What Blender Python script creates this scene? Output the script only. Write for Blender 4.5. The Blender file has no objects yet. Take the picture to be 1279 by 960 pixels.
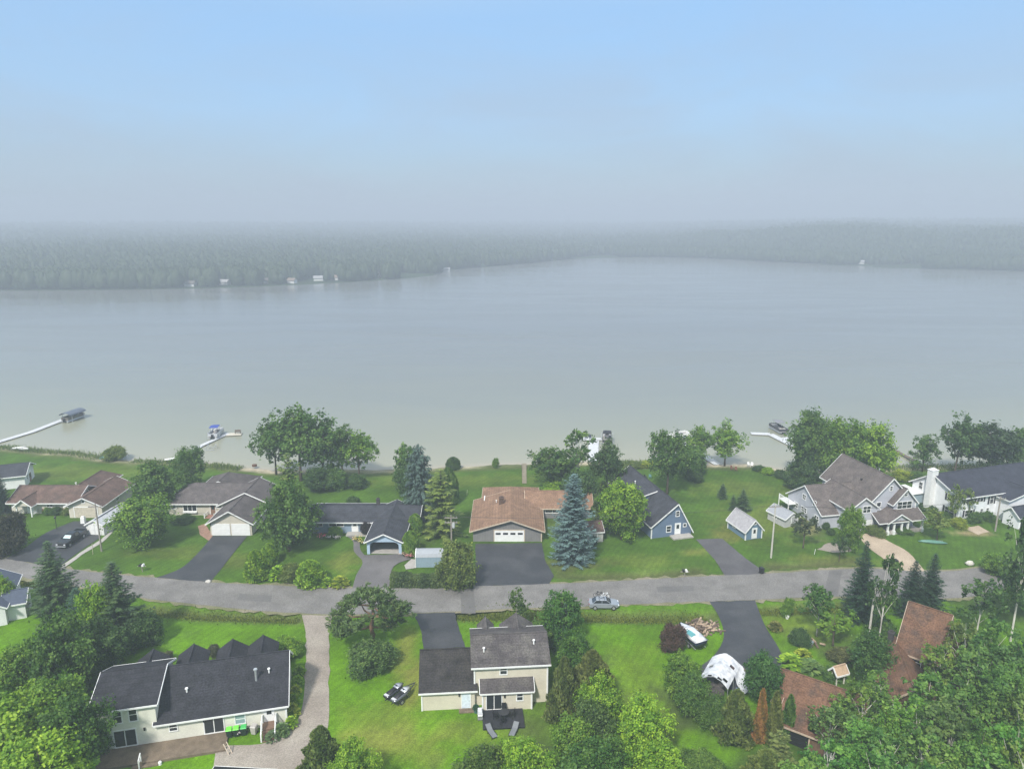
import bpy, bmesh, math, random
import numpy as np
from mathutils import Vector, Matrix

R = math.radians
SC = bpy.context.scene
COL = SC.collection
random.seed(7)
RNG = np.random.default_rng(11)

# ------------------------------------------------------------------ camera geometry (drone, 57 m up, looking over the lake)
CAM_H = 57.0
PITCH = R(13.13)
FPX = 900.0            # focal length in pixels of a 1279 px wide frame

def P(px, py, z=0.0):
    """world x, y of the point at height z that is seen in direction px, py"""
    u = (px - 639.5) / FPX; v = (py - 480) / FPX
    Y = math.cos(PITCH) - v * math.sin(PITCH); Z = -math.sin(PITCH) - v * math.cos(PITCH)
    t = (z - CAM_H) / Z
    return Vector((u * t, Y * t, z))

def height_at(py, Y):
    v = (py - 480) / FPX
    return CAM_H + (-math.sin(PITCH) - v * math.cos(PITCH)) * Y / (math.cos(PITCH) - v * math.sin(PITCH))

# ------------------------------------------------------------------ tagging
def tag(o, label=None, cat=None, group=None, kind=None):
    if label: o['label'] = label
    if cat: o['category'] = cat
    if group: o['group'] = group
    if kind: o['kind'] = kind
    return o

def empty(name, loc, rz=0.0, label=None, cat=None, group=None):
    o = bpy.data.objects.new(name, None); COL.objects.link(o)
    o.empty_display_size = .3
    o.location = loc; o.rotation_euler = (0, 0, rz)
    return tag(o, label, cat, group)

def link_mesh(name, me, parent=None):
    o = bpy.data.objects.new(name, me); COL.objects.link(o)
    if parent is not None: o.parent = parent
    return o

def copy_tree(o, parent=None):
    c = o.copy(); COL.objects.link(c)
    if parent is not None: c.parent = parent
    for ch in list(o.children): copy_tree(ch, c)
    return c

# ------------------------------------------------------------------ mesh builder
class MB:
    def __init__(s): s.v = []; s.f = []
    def add(s, vs, fs):
        n = len(s.v); s.v += [tuple(p) for p in vs]; s.f += [tuple(n + i for i in f) for f in fs]
        return s
    def box(s, x0, x1, y0, y1, z0, z1):
        return s.add([(x0,y0,z0),(x1,y0,z0),(x1,y1,z0),(x0,y1,z0),(x0,y0,z1),(x1,y0,z1),(x1,y1,z1),(x0,y1,z1)],
                     [(3,2,1,0),(4,5,6,7),(0,1,5,4),(1,2,6,5),(2,3,7,6),(3,0,4,7)])
    def cbox(s, c, d, rz=0, rx=0):
        M = Matrix.Rotation(rz, 3, 'Z') @ Matrix.Rotation(rx, 3, 'X'); c = Vector(c)
        vs = [c + M @ Vector((a*d[0]/2, b*d[1]/2, e*d[2]/2)) for e in (-1,1) for a,b in ((-1,-1),(1,-1),(1,1),(-1,1))]
        return s.add(vs, [(3,2,1,0),(4,5,6,7),(0,1,5,4),(1,2,6,5),(2,3,7,6),(3,0,4,7)])
    def bar(s, p, q, w, h, up=(0,0,1)):
        p = Vector(p); q = Vector(q); d = (q - p).normalized(); up = Vector(up)
        a = d.cross(up)
        if a.length < 1e-4: a = d.cross(Vector((1,0,0)))
        a.normalize(); b = a.cross(d).normalized()
        vs = [o + a*(i*w/2) + b*(j*h/2) for o in (p, q) for i,j in ((-1,-1),(1,-1),(1,1),(-1,1))]
        return s.add(vs, [(0,1,2,3),(7,6,5,4),(0,4,5,1),(1,5,6,2),(2,6,7,3),(3,7,4,0)])
    def tube(s, pts, rs, n=8, cap=True):
        pts = [Vector(p) for p in pts]
        if not hasattr(rs, '__len__'): rs = [rs]*len(pts)
        base = len(s.v)
        for i, p in enumerate(pts):
            d = (pts[min(i+1, len(pts)-1)] - pts[max(i-1, 0)]).normalized()
            a = d.cross(Vector((0,0,1)))
            if a.length < .05: a = d.cross(Vector((0,1,0)))
            a.normalize(); b = d.cross(a)
            for k in range(n):
                t = 2*math.pi*k/n
                s.v.append(tuple(p + (a*math.cos(t) + b*math.sin(t))*rs[i]))
        for i in range(len(pts)-1):
            for k in range(n):
                k2 = (k+1) % n
                s.f.append((base+i*n+k, base+i*n+k2, base+(i+1)*n+k2, base+(i+1)*n+k))
        if cap:
            s.f.append(tuple(base+k for k in reversed(range(n))))
            s.f.append(tuple(base+(len(pts)-1)*n+k for k in range(n)))
        return s
    def prism(s, poly, axis, a0, a1):
        """poly in the plane normal to axis: axis 'x' -> (y,z), 'y' -> (x,z), 'z' -> (x,y)"""
        def pt(u, w, a):
            return (a,u,w) if axis == 'x' else (u,a,w) if axis == 'y' else (u,w,a)
        n = len(poly)
        vs = [pt(u,w,a0) for u,w in poly] + [pt(u,w,a1) for u,w in poly]
        return s.add(vs, [tuple(range(n)), tuple(reversed(range(n, 2*n)))] + [(i, i+n, (i+1)%n+n, (i+1)%n) for i in range(n)])
    def loft(s, rings):
        n = len(rings[0]); b = len(s.v)
        for r in rings: s.v += [tuple(p) for p in r]
        for i in range(len(rings)-1):
            for k in range(n):
                k2 = (k+1) % n
                s.f.append((b+i*n+k, b+i*n+k2, b+(i+1)*n+k2, b+(i+1)*n+k))
        s.f.append(tuple(b+k for k in reversed(range(n)))); s.f.append(tuple(b+(len(rings)-1)*n+k for k in range(n)))
        return s
    def sphere(s, c, r, nu=10, nv=6, jit=0, rnd=None):
        c = Vector(c)
        if not hasattr(r, '__len__'): r = (r,r,r)
        rings = []
        b = len(s.v)
        s.v.append((c.x,c.y,c.z-r[2]))
        for j in range(1, nv):
            ph = -math.pi/2 + math.pi*j/nv
            for k in range(nu):
                t = 2*math.pi*k/nu
                m = 1 + (rnd.uniform(-jit, jit) if rnd else 0)
                s.v.append((c.x+r[0]*m*math.cos(ph)*math.cos(t), c.y+r[1]*m*math.cos(ph)*math.sin(t), c.z+r[2]*m*math.sin(ph)))
        s.v.append((c.x,c.y,c.z+r[2])); top = len(s.v)-1
        for k in range(nu):
            s.f.append((b, b+1+(k+1)%nu, b+1+k)); s.f.append((top, top-nu+k, top-nu+(k+1)%nu))
        for j in range(nv-2):
            for k in range(nu):
                k2 = (k+1)%nu
                s.f.append((b+1+j*nu+k, b+1+j*nu+k2, b+1+(j+1)*nu+k2, b+1+(j+1)*nu+k))
        return s
    def mesh(s, name, mat, smooth=False, fix=True):
        me = bpy.data.meshes.new(name); me.from_pydata(s.v, [], s.f)
        if mat: me.materials.append(mat)
        if fix:
            bm = bmesh.new(); bm.from_mesh(me); bmesh.ops.recalc_face_normals(bm, faces=bm.faces); bm.to_mesh(me); bm.free()
        if smooth: me.polygons.foreach_set('use_smooth', [True]*len(me.polygons))
        me.update()
        return me
    def build(s, name, mat, parent=None, smooth=False):
        return link_mesh(name, s.mesh(name, mat, smooth), parent)

# ------------------------------------------------------------------ materials
MATS = {}
def nodes(name):
    m = bpy.data.materials.new(name); m.use_nodes = True
    nt = m.node_tree; b = nt.nodes['Principled BSDF']
    return m, nt, b, nt.nodes.new, nt.links.new

def mat(name, col, rough=.7, metal=0., var=.15, scale=3., fine=0., fscale=30., lines=None, bump=0., spec=.3, tint=None):
    """plain weathered surface: colour broken up by two noises; lines=(axis, per metre, depth) gives boards or courses"""
    if name in MATS: return MATS[name]
    m, nt, b, N, L = nodes(name)
    tc = N('ShaderNodeTexCoord')
    out = None
    rgb = N('ShaderNodeRGB'); rgb.outputs[0].default_value = (*col, 1); cur = rgb.outputs[0]
    def mult(cur, fac_out, lo, hi):
        mr = N('ShaderNodeMapRange'); mr.inputs['From Min'].default_value = .3; mr.inputs['From Max'].default_value = .7
        mr.inputs['To Min'].default_value = lo; mr.inputs['To Max'].default_value = hi; L(fac_out, mr.inputs['Value'])
        vm = N('ShaderNodeVectorMath'); vm.operation = 'SCALE'; L(cur, vm.inputs[0]); L(mr.outputs[0], vm.inputs['Scale'])
        return vm.outputs[0]
    if var:
        n = N('ShaderNodeTexNoise'); n.inputs['Scale'].default_value = scale; n.inputs['Detail'].default_value = 4
        L(tc.outputs['Object'], n.inputs['Vector']); cur = mult(cur, n.outputs['Fac'], 1-var, 1+var)
    if tint:
        n = N('ShaderNodeTexNoise'); n.inputs['Scale'].default_value = tint[1]; n.inputs['Detail'].default_value = 3
        L(tc.outputs['Object'], n.inputs['Vector'])
        mr = N('ShaderNodeMapRange'); mr.inputs['From Min'].default_value = .45; mr.inputs['From Max'].default_value = .7; L(n.outputs['Fac'], mr.inputs['Value'])
        mx = N('ShaderNodeMix'); mx.data_type = 'RGBA'; L(mr.outputs[0], mx.inputs['Factor']); L(cur, mx.inputs['A']); mx.inputs['B'].default_value = (*tint[0], 1)
        cur = mx.outputs['Result']
    fn = None
    if fine:
        n = N('ShaderNodeTexNoise'); n.inputs['Scale'].default_value = fscale; n.inputs['Detail'].default_value = 3
        L(tc.outputs['Object'], n.inputs['Vector']); cur = mult(cur, n.outputs['Fac'], 1-fine, 1+fine); fn = n
    if lines:
        sx = N('ShaderNodeSeparateXYZ'); L(tc.outputs['Object'], sx.inputs[0])
        ml = N('ShaderNodeMath'); ml.operation = 'MULTIPLY'; ml.inputs[1].default_value = lines[1]; L(sx.outputs[lines[0]], ml.inputs[0])
        fr = N('ShaderNodeMath'); fr.operation = 'FRACT'; L(ml.outputs[0], fr.inputs[0])
        lt = N('ShaderNodeMath'); lt.operation = 'LESS_THAN'; lt.inputs[1].default_value = .16; L(fr.outputs[0], lt.inputs[0])
        sb = N('ShaderNodeMath'); sb.operation = 'MULTIPLY_ADD'; sb.inputs[1].default_value = -lines[2]; sb.inputs[2].default_value = 1; L(lt.outputs[0], sb.inputs[0])
        vm = N('ShaderNodeVectorMath'); vm.operation = 'SCALE'; L(cur, vm.inputs[0]); L(sb.outputs[0], vm.inputs['Scale']); cur = vm.outputs[0]
    L(cur, b.inputs['Base Color'])
    b.inputs['Roughness'].default_value = rough; b.inputs['Metallic'].default_value = metal
    b.inputs['Specular IOR Level'].default_value = spec
    if bump and fn:
        bp = N('ShaderNodeBump'); bp.inputs['Strength'].default_value = bump; bp.inputs['Distance'].default_value = .05
        L(fn.outputs['Fac'], bp.inputs['Height']); L(bp.outputs[0], b.inputs['Normal'])
    MATS[name] = m
    return m

def leaf_mat(name, trans=.35, rough=.55):
    """foliage: the colour of each tree is its object colour, varied leaf by leaf"""
    m, nt, b, N, L = nodes(name)
    oi = N('ShaderNodeObjectInfo'); at = N('ShaderNodeAttribute'); at.attribute_name = 'tone'
    hs = N('ShaderNodeHueSaturation')
    mr = N('ShaderNodeMapRange'); mr.inputs['To Min'].default_value = .5; mr.inputs['To Max'].default_value = 1.7; L(at.outputs['Fac'], mr.inputs['Value'])
    mh = N('ShaderNodeMapRange'); mh.inputs['To Min'].default_value = .525; mh.inputs['To Max'].default_value = .472; L(at.outputs['Fac'], mh.inputs['Value'])
    L(oi.outputs['Color'], hs.inputs['Color']); L(mr.outputs[0], hs.inputs['Value']); L(mh.outputs[0], hs.inputs['Hue'])
    b.inputs['Roughness'].default_value = rough; b.inputs['Specular IOR Level'].default_value = .25
    L(hs.outputs[0], b.inputs['Base Color'])
    tr = N('ShaderNodeBsdfTranslucent'); hs2 = N('ShaderNodeHueSaturation'); hs2.inputs['Saturation'].default_value = 1.15; hs2.inputs['Value'].default_value = 1.3
    L(hs.outputs[0], hs2.inputs['Color']); L(hs2.outputs[0], tr.inputs['Color'])
    mx = N('ShaderNodeMixShader'); mx.inputs[0].default_value = trans
    L(b.outputs[0], mx.inputs[1]); L(tr.outputs[0], mx.inputs[2]); L(mx.outputs[0], nt.nodes['Material Output'].inputs['Surface'])
    MATS[name] = m
    return m

LEAF = leaf_mat('foliage')
NEEDLE = leaf_mat('needles', trans=.15, rough=.6)
BARK = mat('bark', (.10,.075,.055), .9, var=.3, scale=4)
BARK_PALE = mat('birch_bark', (.55,.52,.46), .8, var=.45, scale=5)
WHITE = mat('white_paint', (.74,.74,.72), .5, var=.06, scale=1.5)
GLASS = mat('window_glass', (.02,.025,.03), .08, var=0, spec=.8)
BLACK = mat('black_plastic', (.015,.015,.018), .45, var=.1)
STEEL = mat('galvanised_steel', (.5,.52,.53), .45, metal=.6, var=.1)

# ------------------------------------------------------------------ world, sun, camera
def setup_world():
    w = bpy.data.worlds.new('World'); SC.world = w; w.use_nodes = True
    nt = w.node_tree; N = nt.nodes.new; L = nt.links.new
    bg = nt.nodes['Background']
    sk = N('ShaderNodeTexSky'); sk.sky_type = 'NISHITA'; sk.sun_disc = False
    sk.sun_elevation = SUN_EL; sk.sun_rotation = SUN_AZ
    sk.air_density = 1.3; sk.dust_density = .6; sk.ozone_density = 1.5; sk.altitude = 100
    # thin high overcast: the clear sky is veiled by a pale, faintly uneven cloud sheet
    tc = N('ShaderNodeTexCoord'); nz = N('ShaderNodeTexNoise'); nz.inputs['Scale'].default_value = 1.7; nz.inputs['Detail'].default_value = 3
    mp = N('ShaderNodeMapping'); mp.inputs['Scale'].default_value = (1,1,3); L(tc.outputs['Generated'], mp.inputs[0]); L(mp.outputs[0], nz.inputs['Vector'])
    sx = N('ShaderNodeSeparateXYZ'); L(tc.outputs['Generated'], sx.inputs[0])
    ma = N('ShaderNodeMath'); ma.operation = 'MULTIPLY_ADD'; L(nz.outputs['Fac'], ma.inputs[0]); ma.inputs[1].default_value = .085; L(sx.outputs[2], ma.inputs[2])
    cr = N('ShaderNodeValToRGB'); e = cr.color_ramp.elements
    e[0].position = VEIL[0][0]; e[0].color = (*VEIL[0][1], 1); e[1].position = VEIL[-1][0]; e[1].color = (*VEIL[-1][1], 1)
    for p_, c_ in VEIL[1:-1]: k = e.new(p_); k.color = (*c_, 1)
    L(ma.outputs[0], cr.inputs[0])
    vm = N('ShaderNodeVectorMath'); vm.operation = 'SCALE'; L(cr.outputs[0], vm.inputs[0]); vm.inputs['Scale'].default_value = 10
    mx = N('ShaderNodeMix'); mx.data_type = 'RGBA'; mx.inputs['Factor'].default_value = .9; L(sk.outputs[0], mx.inputs['A'])
    L(vm.outputs[0], mx.inputs['B'])
    # drifting mist low in the sky
    n2 = N('ShaderNodeTexNoise'); n2.inputs['Scale'].default_value = 3.2; n2.inputs['Detail'].default_value = 6; n2.inputs['Roughness'].default_value = .6; n2.inputs['Distortion'].default_value = .5
    mp2 = N('ShaderNodeMapping'); mp2.inputs['Scale'].default_value = (1,1,3.2); L(tc.outputs['Generated'], mp2.inputs[0]); L(mp2.outputs[0], n2.inputs['Vector'])
    m1 = N('ShaderNodeMapRange'); m1.inputs['From Min'].default_value = .40; m1.inputs['From Max'].default_value = .68; L(n2.outputs['Fac'], m1.inputs['Value'])
    m2 = N('ShaderNodeMapRange'); m2.inputs['From Min'].default_value = .02; m2.inputs['From Max'].default_value = .30; m2.inputs['To Min'].default_value = .75; m2.inputs['To Max'].default_value = .0; L(sx.outputs[2], m2.inputs['Value'])
    m3 = N('ShaderNodeMath'); m3.operation = 'MULTIPLY'; L(m1.outputs[0], m3.inputs[0]); L(m2.outputs[0], m3.inputs[1])
    mx2 = N('ShaderNodeMix'); mx2.data_type = 'RGBA'; L(m3.outputs[0], mx2.inputs['Factor']); L(mx.outputs['Result'], mx2.inputs['A']); mx2.inputs['B'].default_value = (2.35, 2.85, 3.55, 1)
    mx = mx2
    L(mx.outputs['Result'], bg.inputs['Color']); bg.inputs['Strength'].default_value = SKY_STRENGTH

SUN_EL = R(48); SUN_AZ = R(203)
SKY_STRENGTH = .1
VEIL = [(.02,(.175,.238,.305)),(.045,(.177,.242,.312)),(.10,(.188,.28,.38)),(.17,(.195,.316,.475)),(.29,(.178,.312,.505)),(.5,(.32,.40,.50)),(.8,(.56,.60,.66))]   # elevation (sine) -> veil colour, brightest overhead as under high cloud
setup_world()
sun = bpy.data.lights.new('sun', 'SUN'); sun.energy = 2.9; sun.angle = R(6); sun.color = (1, .965, .91)
so = bpy.data.objects.new('sun', sun); COL.objects.link(so)
# Sky Texture: rotation 0 puts the sun at +Y, positive turns clockwise seen from above
sd = Vector((math.sin(SUN_AZ)*math.cos(SUN_EL), math.cos(SUN_AZ)*math.cos(SUN_EL), math.sin(SUN_EL)))
so.rotation_euler = sd.to_track_quat('Z', 'Y').to_euler(); so.location = (0, -50, 120)

cam = bpy.data.cameras.new('camera'); co = bpy.data.objects.new('camera', cam); COL.objects.link(co)
co.location = (0, 0, CAM_H); co.rotation_euler = (math.pi/2 - PITCH, 0, 0)
cam.sensor_width = 36; cam.lens = FPX / 1279 * 36; cam.clip_start = .5; cam.clip_end = 30000
SC.camera = co
SC.view_settings.view_transform = 'Standard'; SC.view_settings.look = 'None'; SC.view_settings.gamma = 1
SC.view_settings.use_curve_mapping = False
SC.view_settings.exposure = 0.95
SC.render.engine = 'CYCLES'
SC.cycles.max_bounces = 6; SC.cycles.diffuse_bounces = 3; SC.cycles.glossy_bounces = 2; SC.cycles.transmission_bounces = 2
SC.cycles.transparent_max_bounces = 4; SC.cycles.volume_bounces = 1
SC.cycles.use_denoising = True
SC.cycles.sample_clamp_indirect = 4

# ------------------------------------------------------------------ ground, lake, far hills
LAKE_Z = -.55
near_px = [(-500,520),(-150,545),(0,558),(40,562),(100,566),(130,572),(165,575),(240,577),(300,583),(345,587),(400,586),(470,587),(520,585),(560,583),(620,580),(660,579),(700,576),(760,577),(800,578),(850,578),(885,579),(930,579),(985,587),(1060,587),(1120,583),(1180,581),(1279,579),(1450,570),(1800,555)]
NS = np.array([P(a,b,-.4)[:2] for a,b in near_px]); NS = NS[np.argsort(NS[:,0])]
NS = np.vstack([[-9000, 300],[-400,NS[0,1]],NS,[400,NS[-1,1]],[9000,300]])
far_px = [(-700,364),(-250,364),(0,362.5),(100,362),(200,361),(330,357.5),(440,352),(500,348),(540,344),(556,338),(600,334),(660,329),(720,323),(780,321.5),(850,321.5),(900,323.5),(990,328.5),(1080,333.5),(1180,336.5),(1279,339),(1500,346),(1900,352)]
FSp = np.array([P(a,b,LAKE_Z)[:2] for a,b in far_px])
FAZ = np.degrees(np.arctan2(FSp[:,0], FSp[:,1])); FD = np.hypot(FSp[:,0], FSp[:,1])
ditch_lines = [
    ([(570,766),(640,766),(740,769),(850,770),(885,768)], .55, 1.3),
    ([(185,762),(260,768),(330,770),(372,772)], .5, 1.1),
    ([(0,722),(40,727),(90,735)], .4, 1.1),
    ([(950,762),(1010,759),(1060,757)], .4, 1.2),
    ([(700,718),(780,719),(868,714)], .3, 1.1),
    ([(965,707),(1040,703),(1075,700)], .25, 1.),
]
def noise2(x, y, s, seed=0):
    """cheap smooth value noise, -1..1"""
    xx = x/s; yy = y/s
    xi = np.floor(xx).astype(np.int64); yi = np.floor(yy).astype(np.int64)
    fx = xx-xi; fy = yy-yi; fx = fx*fx*(3-2*fx); fy = fy*fy*(3-2*fy)
    def h(i, j):
        n = (i*374761393 + j*668265263 + seed*974711) & 0x7fffffff
        n = ((n ^ (n >> 13)) * 1274126177) & 0x7fffffff
        return ((n ^ (n >> 16)) & 0xffff) / 32767.5 - 1
    return (h(xi,yi)*(1-fx)+h(xi+1,yi)*fx)*(1-fy) + (h(xi,yi+1)*(1-fx)+h(xi+1,yi+1)*fx)*fy

def seg_dist(x, y, pts):
    best = np.full(x.shape, 1e9)
    for (ax,ay),(bx,by) in zip(pts[:-1], pts[1:]):
        dx, dy = bx-ax, by-ay; l2 = dx*dx+dy*dy+1e-9
        t = np.clip(((x-ax)*dx+(y-ay)*dy)/l2, 0, 1)
        best = np.minimum(best, np.hypot(x-ax-t*dx, y-ay-t*dy))
    return best
def sm(a, b, x):
    t = np.clip((x-a)/(b-a), 0, 1); return t*t*(3-2*t)

def far_shore(x, y):
    az = np.degrees(np.arctan2(x, np.maximum(y, 1e-3)))
    return np.interp(az, FAZ, FD)
HILL_AZ = [-60,-45,-35,-25,-15,-7,-2,3,8,12,15,18,21,25,30,34,38,45,60]
HILL_H  = [ 12, 12, 11, 9, 8,7,6,5,6,10,17,19,25, 28,24,25,25, 25,25]
def ground_h(x, y):
    shore = np.interp(x, NS[:,0], NS[:,1]) + .5*noise2(x, y*0, 4, 3) + .25*noise2(x, y*0, 1.3, 4)
    d = y - shore
    z = .05*noise2(x, y, 9, 1) - .02
    z = z * sm(-4, -14, d)
    for pts, dep, w in ditch_lines:
        q = [P(a,b)[:2] for a,b in pts]
        z = z - dep*np.exp(-(seg_dist(x, y, q)/w)**2)
    bank = -.35*sm(-7, -1.2, d) - .35*sm(-1.2, 1.2, d) - 2.3*sm(1, 40, d)
    z = z + bank
    r = np.hypot(x, y); fs = far_shore(x, y) + 3*noise2(x, y, 14, 5)
    e = r - fs
    az = np.degrees(np.arctan2(x, np.maximum(y, 1e-3)))
    hh = np.interp(az, HILL_AZ, HILL_H)
    far = -3 + 3.2*sm(-25, 4, e) + hh*sm(20, 330, e)*(1+.16*noise2(x, y, 160, 8)+.1*noise2(x, y, 60, 9)) + 14*sm(500, 2600, e)*(1+.4*noise2(x, y, 500, 10))
    front = (y > 60)
    z = np.where((e > -25) & (y > 300), far, z)
    return z

def axis_lines(a, b, step, lo, hi, g=1.16):
    mid = list(np.arange(a, b+1e-6, step))
    out = []; v = a; s = step
    while v > lo: s *= g; v -= s; out.append(v)
    res = out[::-1] + mid; v = b; s = step
    while v < hi: s *= g; v += s; res.append(v)
    return np.array(res)

def build_ground():
    xs = axis_lines(-118, 118, .8, -6000, 6000)
    ys = axis_lines(58, 172, .8, -500, 480, 1.2)
    ys = np.concatenate([ys[ys < 470], np.arange(480, 1500, 14), 1500*1.06**np.arange(0, 25)])
    X, Y = np.meshgrid(xs, ys)
    Z = ground_h(X, Y)
    nx, ny = len(xs), len(ys)
    co_ = np.stack([X, Y, Z], -1).reshape(-1, 3)
    idx = np.arange(nx*ny).reshape(ny, nx)
    q = np.stack([idx[:-1,:-1], idx[:-1,1:], idx[1:,1:], idx[1:,:-1]], -1).reshape(-1, 4)
    me = bpy.data.meshes.new('ground')
    me.vertices.add(len(co_)); me.vertices.foreach_set('co', co_.ravel())
    me.loops.add(q.size); me.loops.foreach_set('vertex_index', q.ravel().astype(np.int32))
    me.polygons.add(len(q)); me.polygons.foreach_set('loop_start', np.arange(0, q.size, 4, dtype=np.int32))
    me.update(calc_edges=True); me.polygons.foreach_set('use_smooth', [True]*len(q))
    # the grass itself: species, drought and wear differ from lawn to lawn
    x = co_[:,0]; y = co_[:,1]
    lush = np.array((.085,.185,.004)); lake = np.array((.053,.108,.010)); dry = np.array((.205,.19,.045)); sand = np.array((.42,.36,.26)); wet = np.array((.17,.17,.13)); rough_g = np.array((.085,.105,.028)); wood = np.array((.03,.05,.02))
    t = sm(86, 112, y)[:,None]
    c = lush*(1-t) + lake*t
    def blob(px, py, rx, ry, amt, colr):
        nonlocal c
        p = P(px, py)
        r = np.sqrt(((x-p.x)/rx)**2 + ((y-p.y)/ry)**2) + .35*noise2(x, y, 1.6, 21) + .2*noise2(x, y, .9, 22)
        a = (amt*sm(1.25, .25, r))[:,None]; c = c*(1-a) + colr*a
    for b in [(505,815,2.2,6,.6,dry),(520,850,1.6,6,.65,dry),(470,905,6,5,.35,dry),(500,930,8,4,.4,dry),(600,915,10,3,.25,dry),(680,900,4,6,.45,rough_g),
              (868,690,4,2,.5,dry),(905,668,3,4,.5,dry),(800,700,8,3,.2,dry),(840,655,3,6,.15,dry),(300,700,6,3,.25,dry),(225,690,10,3,.2,dry),(430,700,3,5,.35,dry),
              (530,660,4,12,.3,rough_g),(690,640,4,14,.45,rough_g),(950,650,10,10,.25,dry),(930,610,14,6,.22,dry),(1040,700,8,2.5,.4,dry),(1215,665,4,1.6,.7,np.array((.36,.27,.15))),
              (700,705,8,3,.35,np.array((.16,.12,.06))),(800,850,6,10,.2,dry),(815,900,5,5,.25,dry),(560,600,30,5,.2,dry),(70,590,30,6,.2,dry),(1000,780,6,6,.3,dry),(1030,800,5,5,.4,rough_g),(1100,640,4,10,.3,dry),
              (960,820,3,3,.4,dry),(1010,660,2.5,5,.5,np.array((.25,.2,.12)))]: blob(*b)
    for pts, dep, w in ditch_lines:
        qd = [P(a,b)[:2] for a,b in pts]
        dd = seg_dist(x, y, qd) + .5*noise2(x, y, 2.2, 31)
        a = (.75*sm(2.6, .6, dd))[:,None]; c = c*(1-a) + rough_g*a
        a = (.35*sm(.9, .1, dd))[:,None]; c = c*(1-a) + np.array((.07,.055,.03))*a
    # road verges: thin, gravelly grass
    shore = np.interp(x, NS[:,0], NS[:,1])
    d = y - shore
    a = (.8*sm(-6, -3.2, d + 1.2*noise2(x, y, 3, 41)))[:,None]; c = c*(1-a) + rough_g*a
    beach = np.clip(.62 + .75*noise2(x, x*0, 17, 44) + .3*noise2(x, x*0, 5, 45), .1, 1)
    a = (beach*sm(-3.6, -1.0, d + .5*noise2(x, y, 1.7, 42)))[:,None]; c = c*(1-a) + sand*a
    a = (sm(-.2, .6, d))[:,None]; c = c*(1-a) + wet*a
    a = ((y > 300).astype(float))[:,None]; c = c*(1-a) + wood*a
    # the grove floor, lower right and lower left
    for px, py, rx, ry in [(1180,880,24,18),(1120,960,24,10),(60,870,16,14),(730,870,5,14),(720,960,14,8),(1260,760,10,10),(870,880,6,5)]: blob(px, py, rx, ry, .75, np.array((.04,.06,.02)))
    c = c * (1 + .16*noise2(x, y, 3.1, 51) + .12*noise2(x, y, 11, 52) + .10*noise2(x, y, 1.2, 53))[:,None]
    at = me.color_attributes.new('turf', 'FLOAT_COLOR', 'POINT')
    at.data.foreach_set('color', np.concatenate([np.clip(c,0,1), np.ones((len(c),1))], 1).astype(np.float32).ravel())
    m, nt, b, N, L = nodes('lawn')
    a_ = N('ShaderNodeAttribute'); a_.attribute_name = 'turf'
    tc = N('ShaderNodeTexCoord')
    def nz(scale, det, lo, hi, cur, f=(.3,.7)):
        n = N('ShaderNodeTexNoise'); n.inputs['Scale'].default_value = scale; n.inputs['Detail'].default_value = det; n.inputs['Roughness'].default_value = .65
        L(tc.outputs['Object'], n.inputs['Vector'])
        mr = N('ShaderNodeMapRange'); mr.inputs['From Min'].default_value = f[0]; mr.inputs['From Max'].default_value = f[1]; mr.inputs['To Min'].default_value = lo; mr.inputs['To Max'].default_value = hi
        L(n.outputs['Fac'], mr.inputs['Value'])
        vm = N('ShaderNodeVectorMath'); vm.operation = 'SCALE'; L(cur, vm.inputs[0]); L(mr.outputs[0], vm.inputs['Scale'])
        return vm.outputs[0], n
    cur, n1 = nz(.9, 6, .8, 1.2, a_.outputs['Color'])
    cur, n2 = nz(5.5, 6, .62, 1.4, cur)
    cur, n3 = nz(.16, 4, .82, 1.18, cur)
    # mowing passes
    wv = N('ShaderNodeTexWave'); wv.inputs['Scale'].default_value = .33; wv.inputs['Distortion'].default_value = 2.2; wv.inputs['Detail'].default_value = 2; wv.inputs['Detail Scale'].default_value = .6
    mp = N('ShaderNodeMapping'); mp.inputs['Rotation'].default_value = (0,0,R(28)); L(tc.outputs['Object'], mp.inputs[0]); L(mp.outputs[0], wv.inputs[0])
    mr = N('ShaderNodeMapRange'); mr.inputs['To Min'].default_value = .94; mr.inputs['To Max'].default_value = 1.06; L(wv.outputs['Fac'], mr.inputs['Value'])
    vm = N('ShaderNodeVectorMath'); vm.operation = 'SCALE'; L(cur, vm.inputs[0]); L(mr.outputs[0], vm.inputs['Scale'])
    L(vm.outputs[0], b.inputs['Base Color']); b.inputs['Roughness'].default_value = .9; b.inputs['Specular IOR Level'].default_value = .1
    bp = N('ShaderNodeBump'); bp.inputs['Strength'].default_value = .5; bp.inputs['Distance'].default_value = .12; L(n2.outputs['Fac'], bp.inputs['Height']); L(bp.outputs[0], b.inputs['Normal'])
    me.materials.append(m)
    tag(link_mesh('ground', me), kind='structure')

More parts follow.
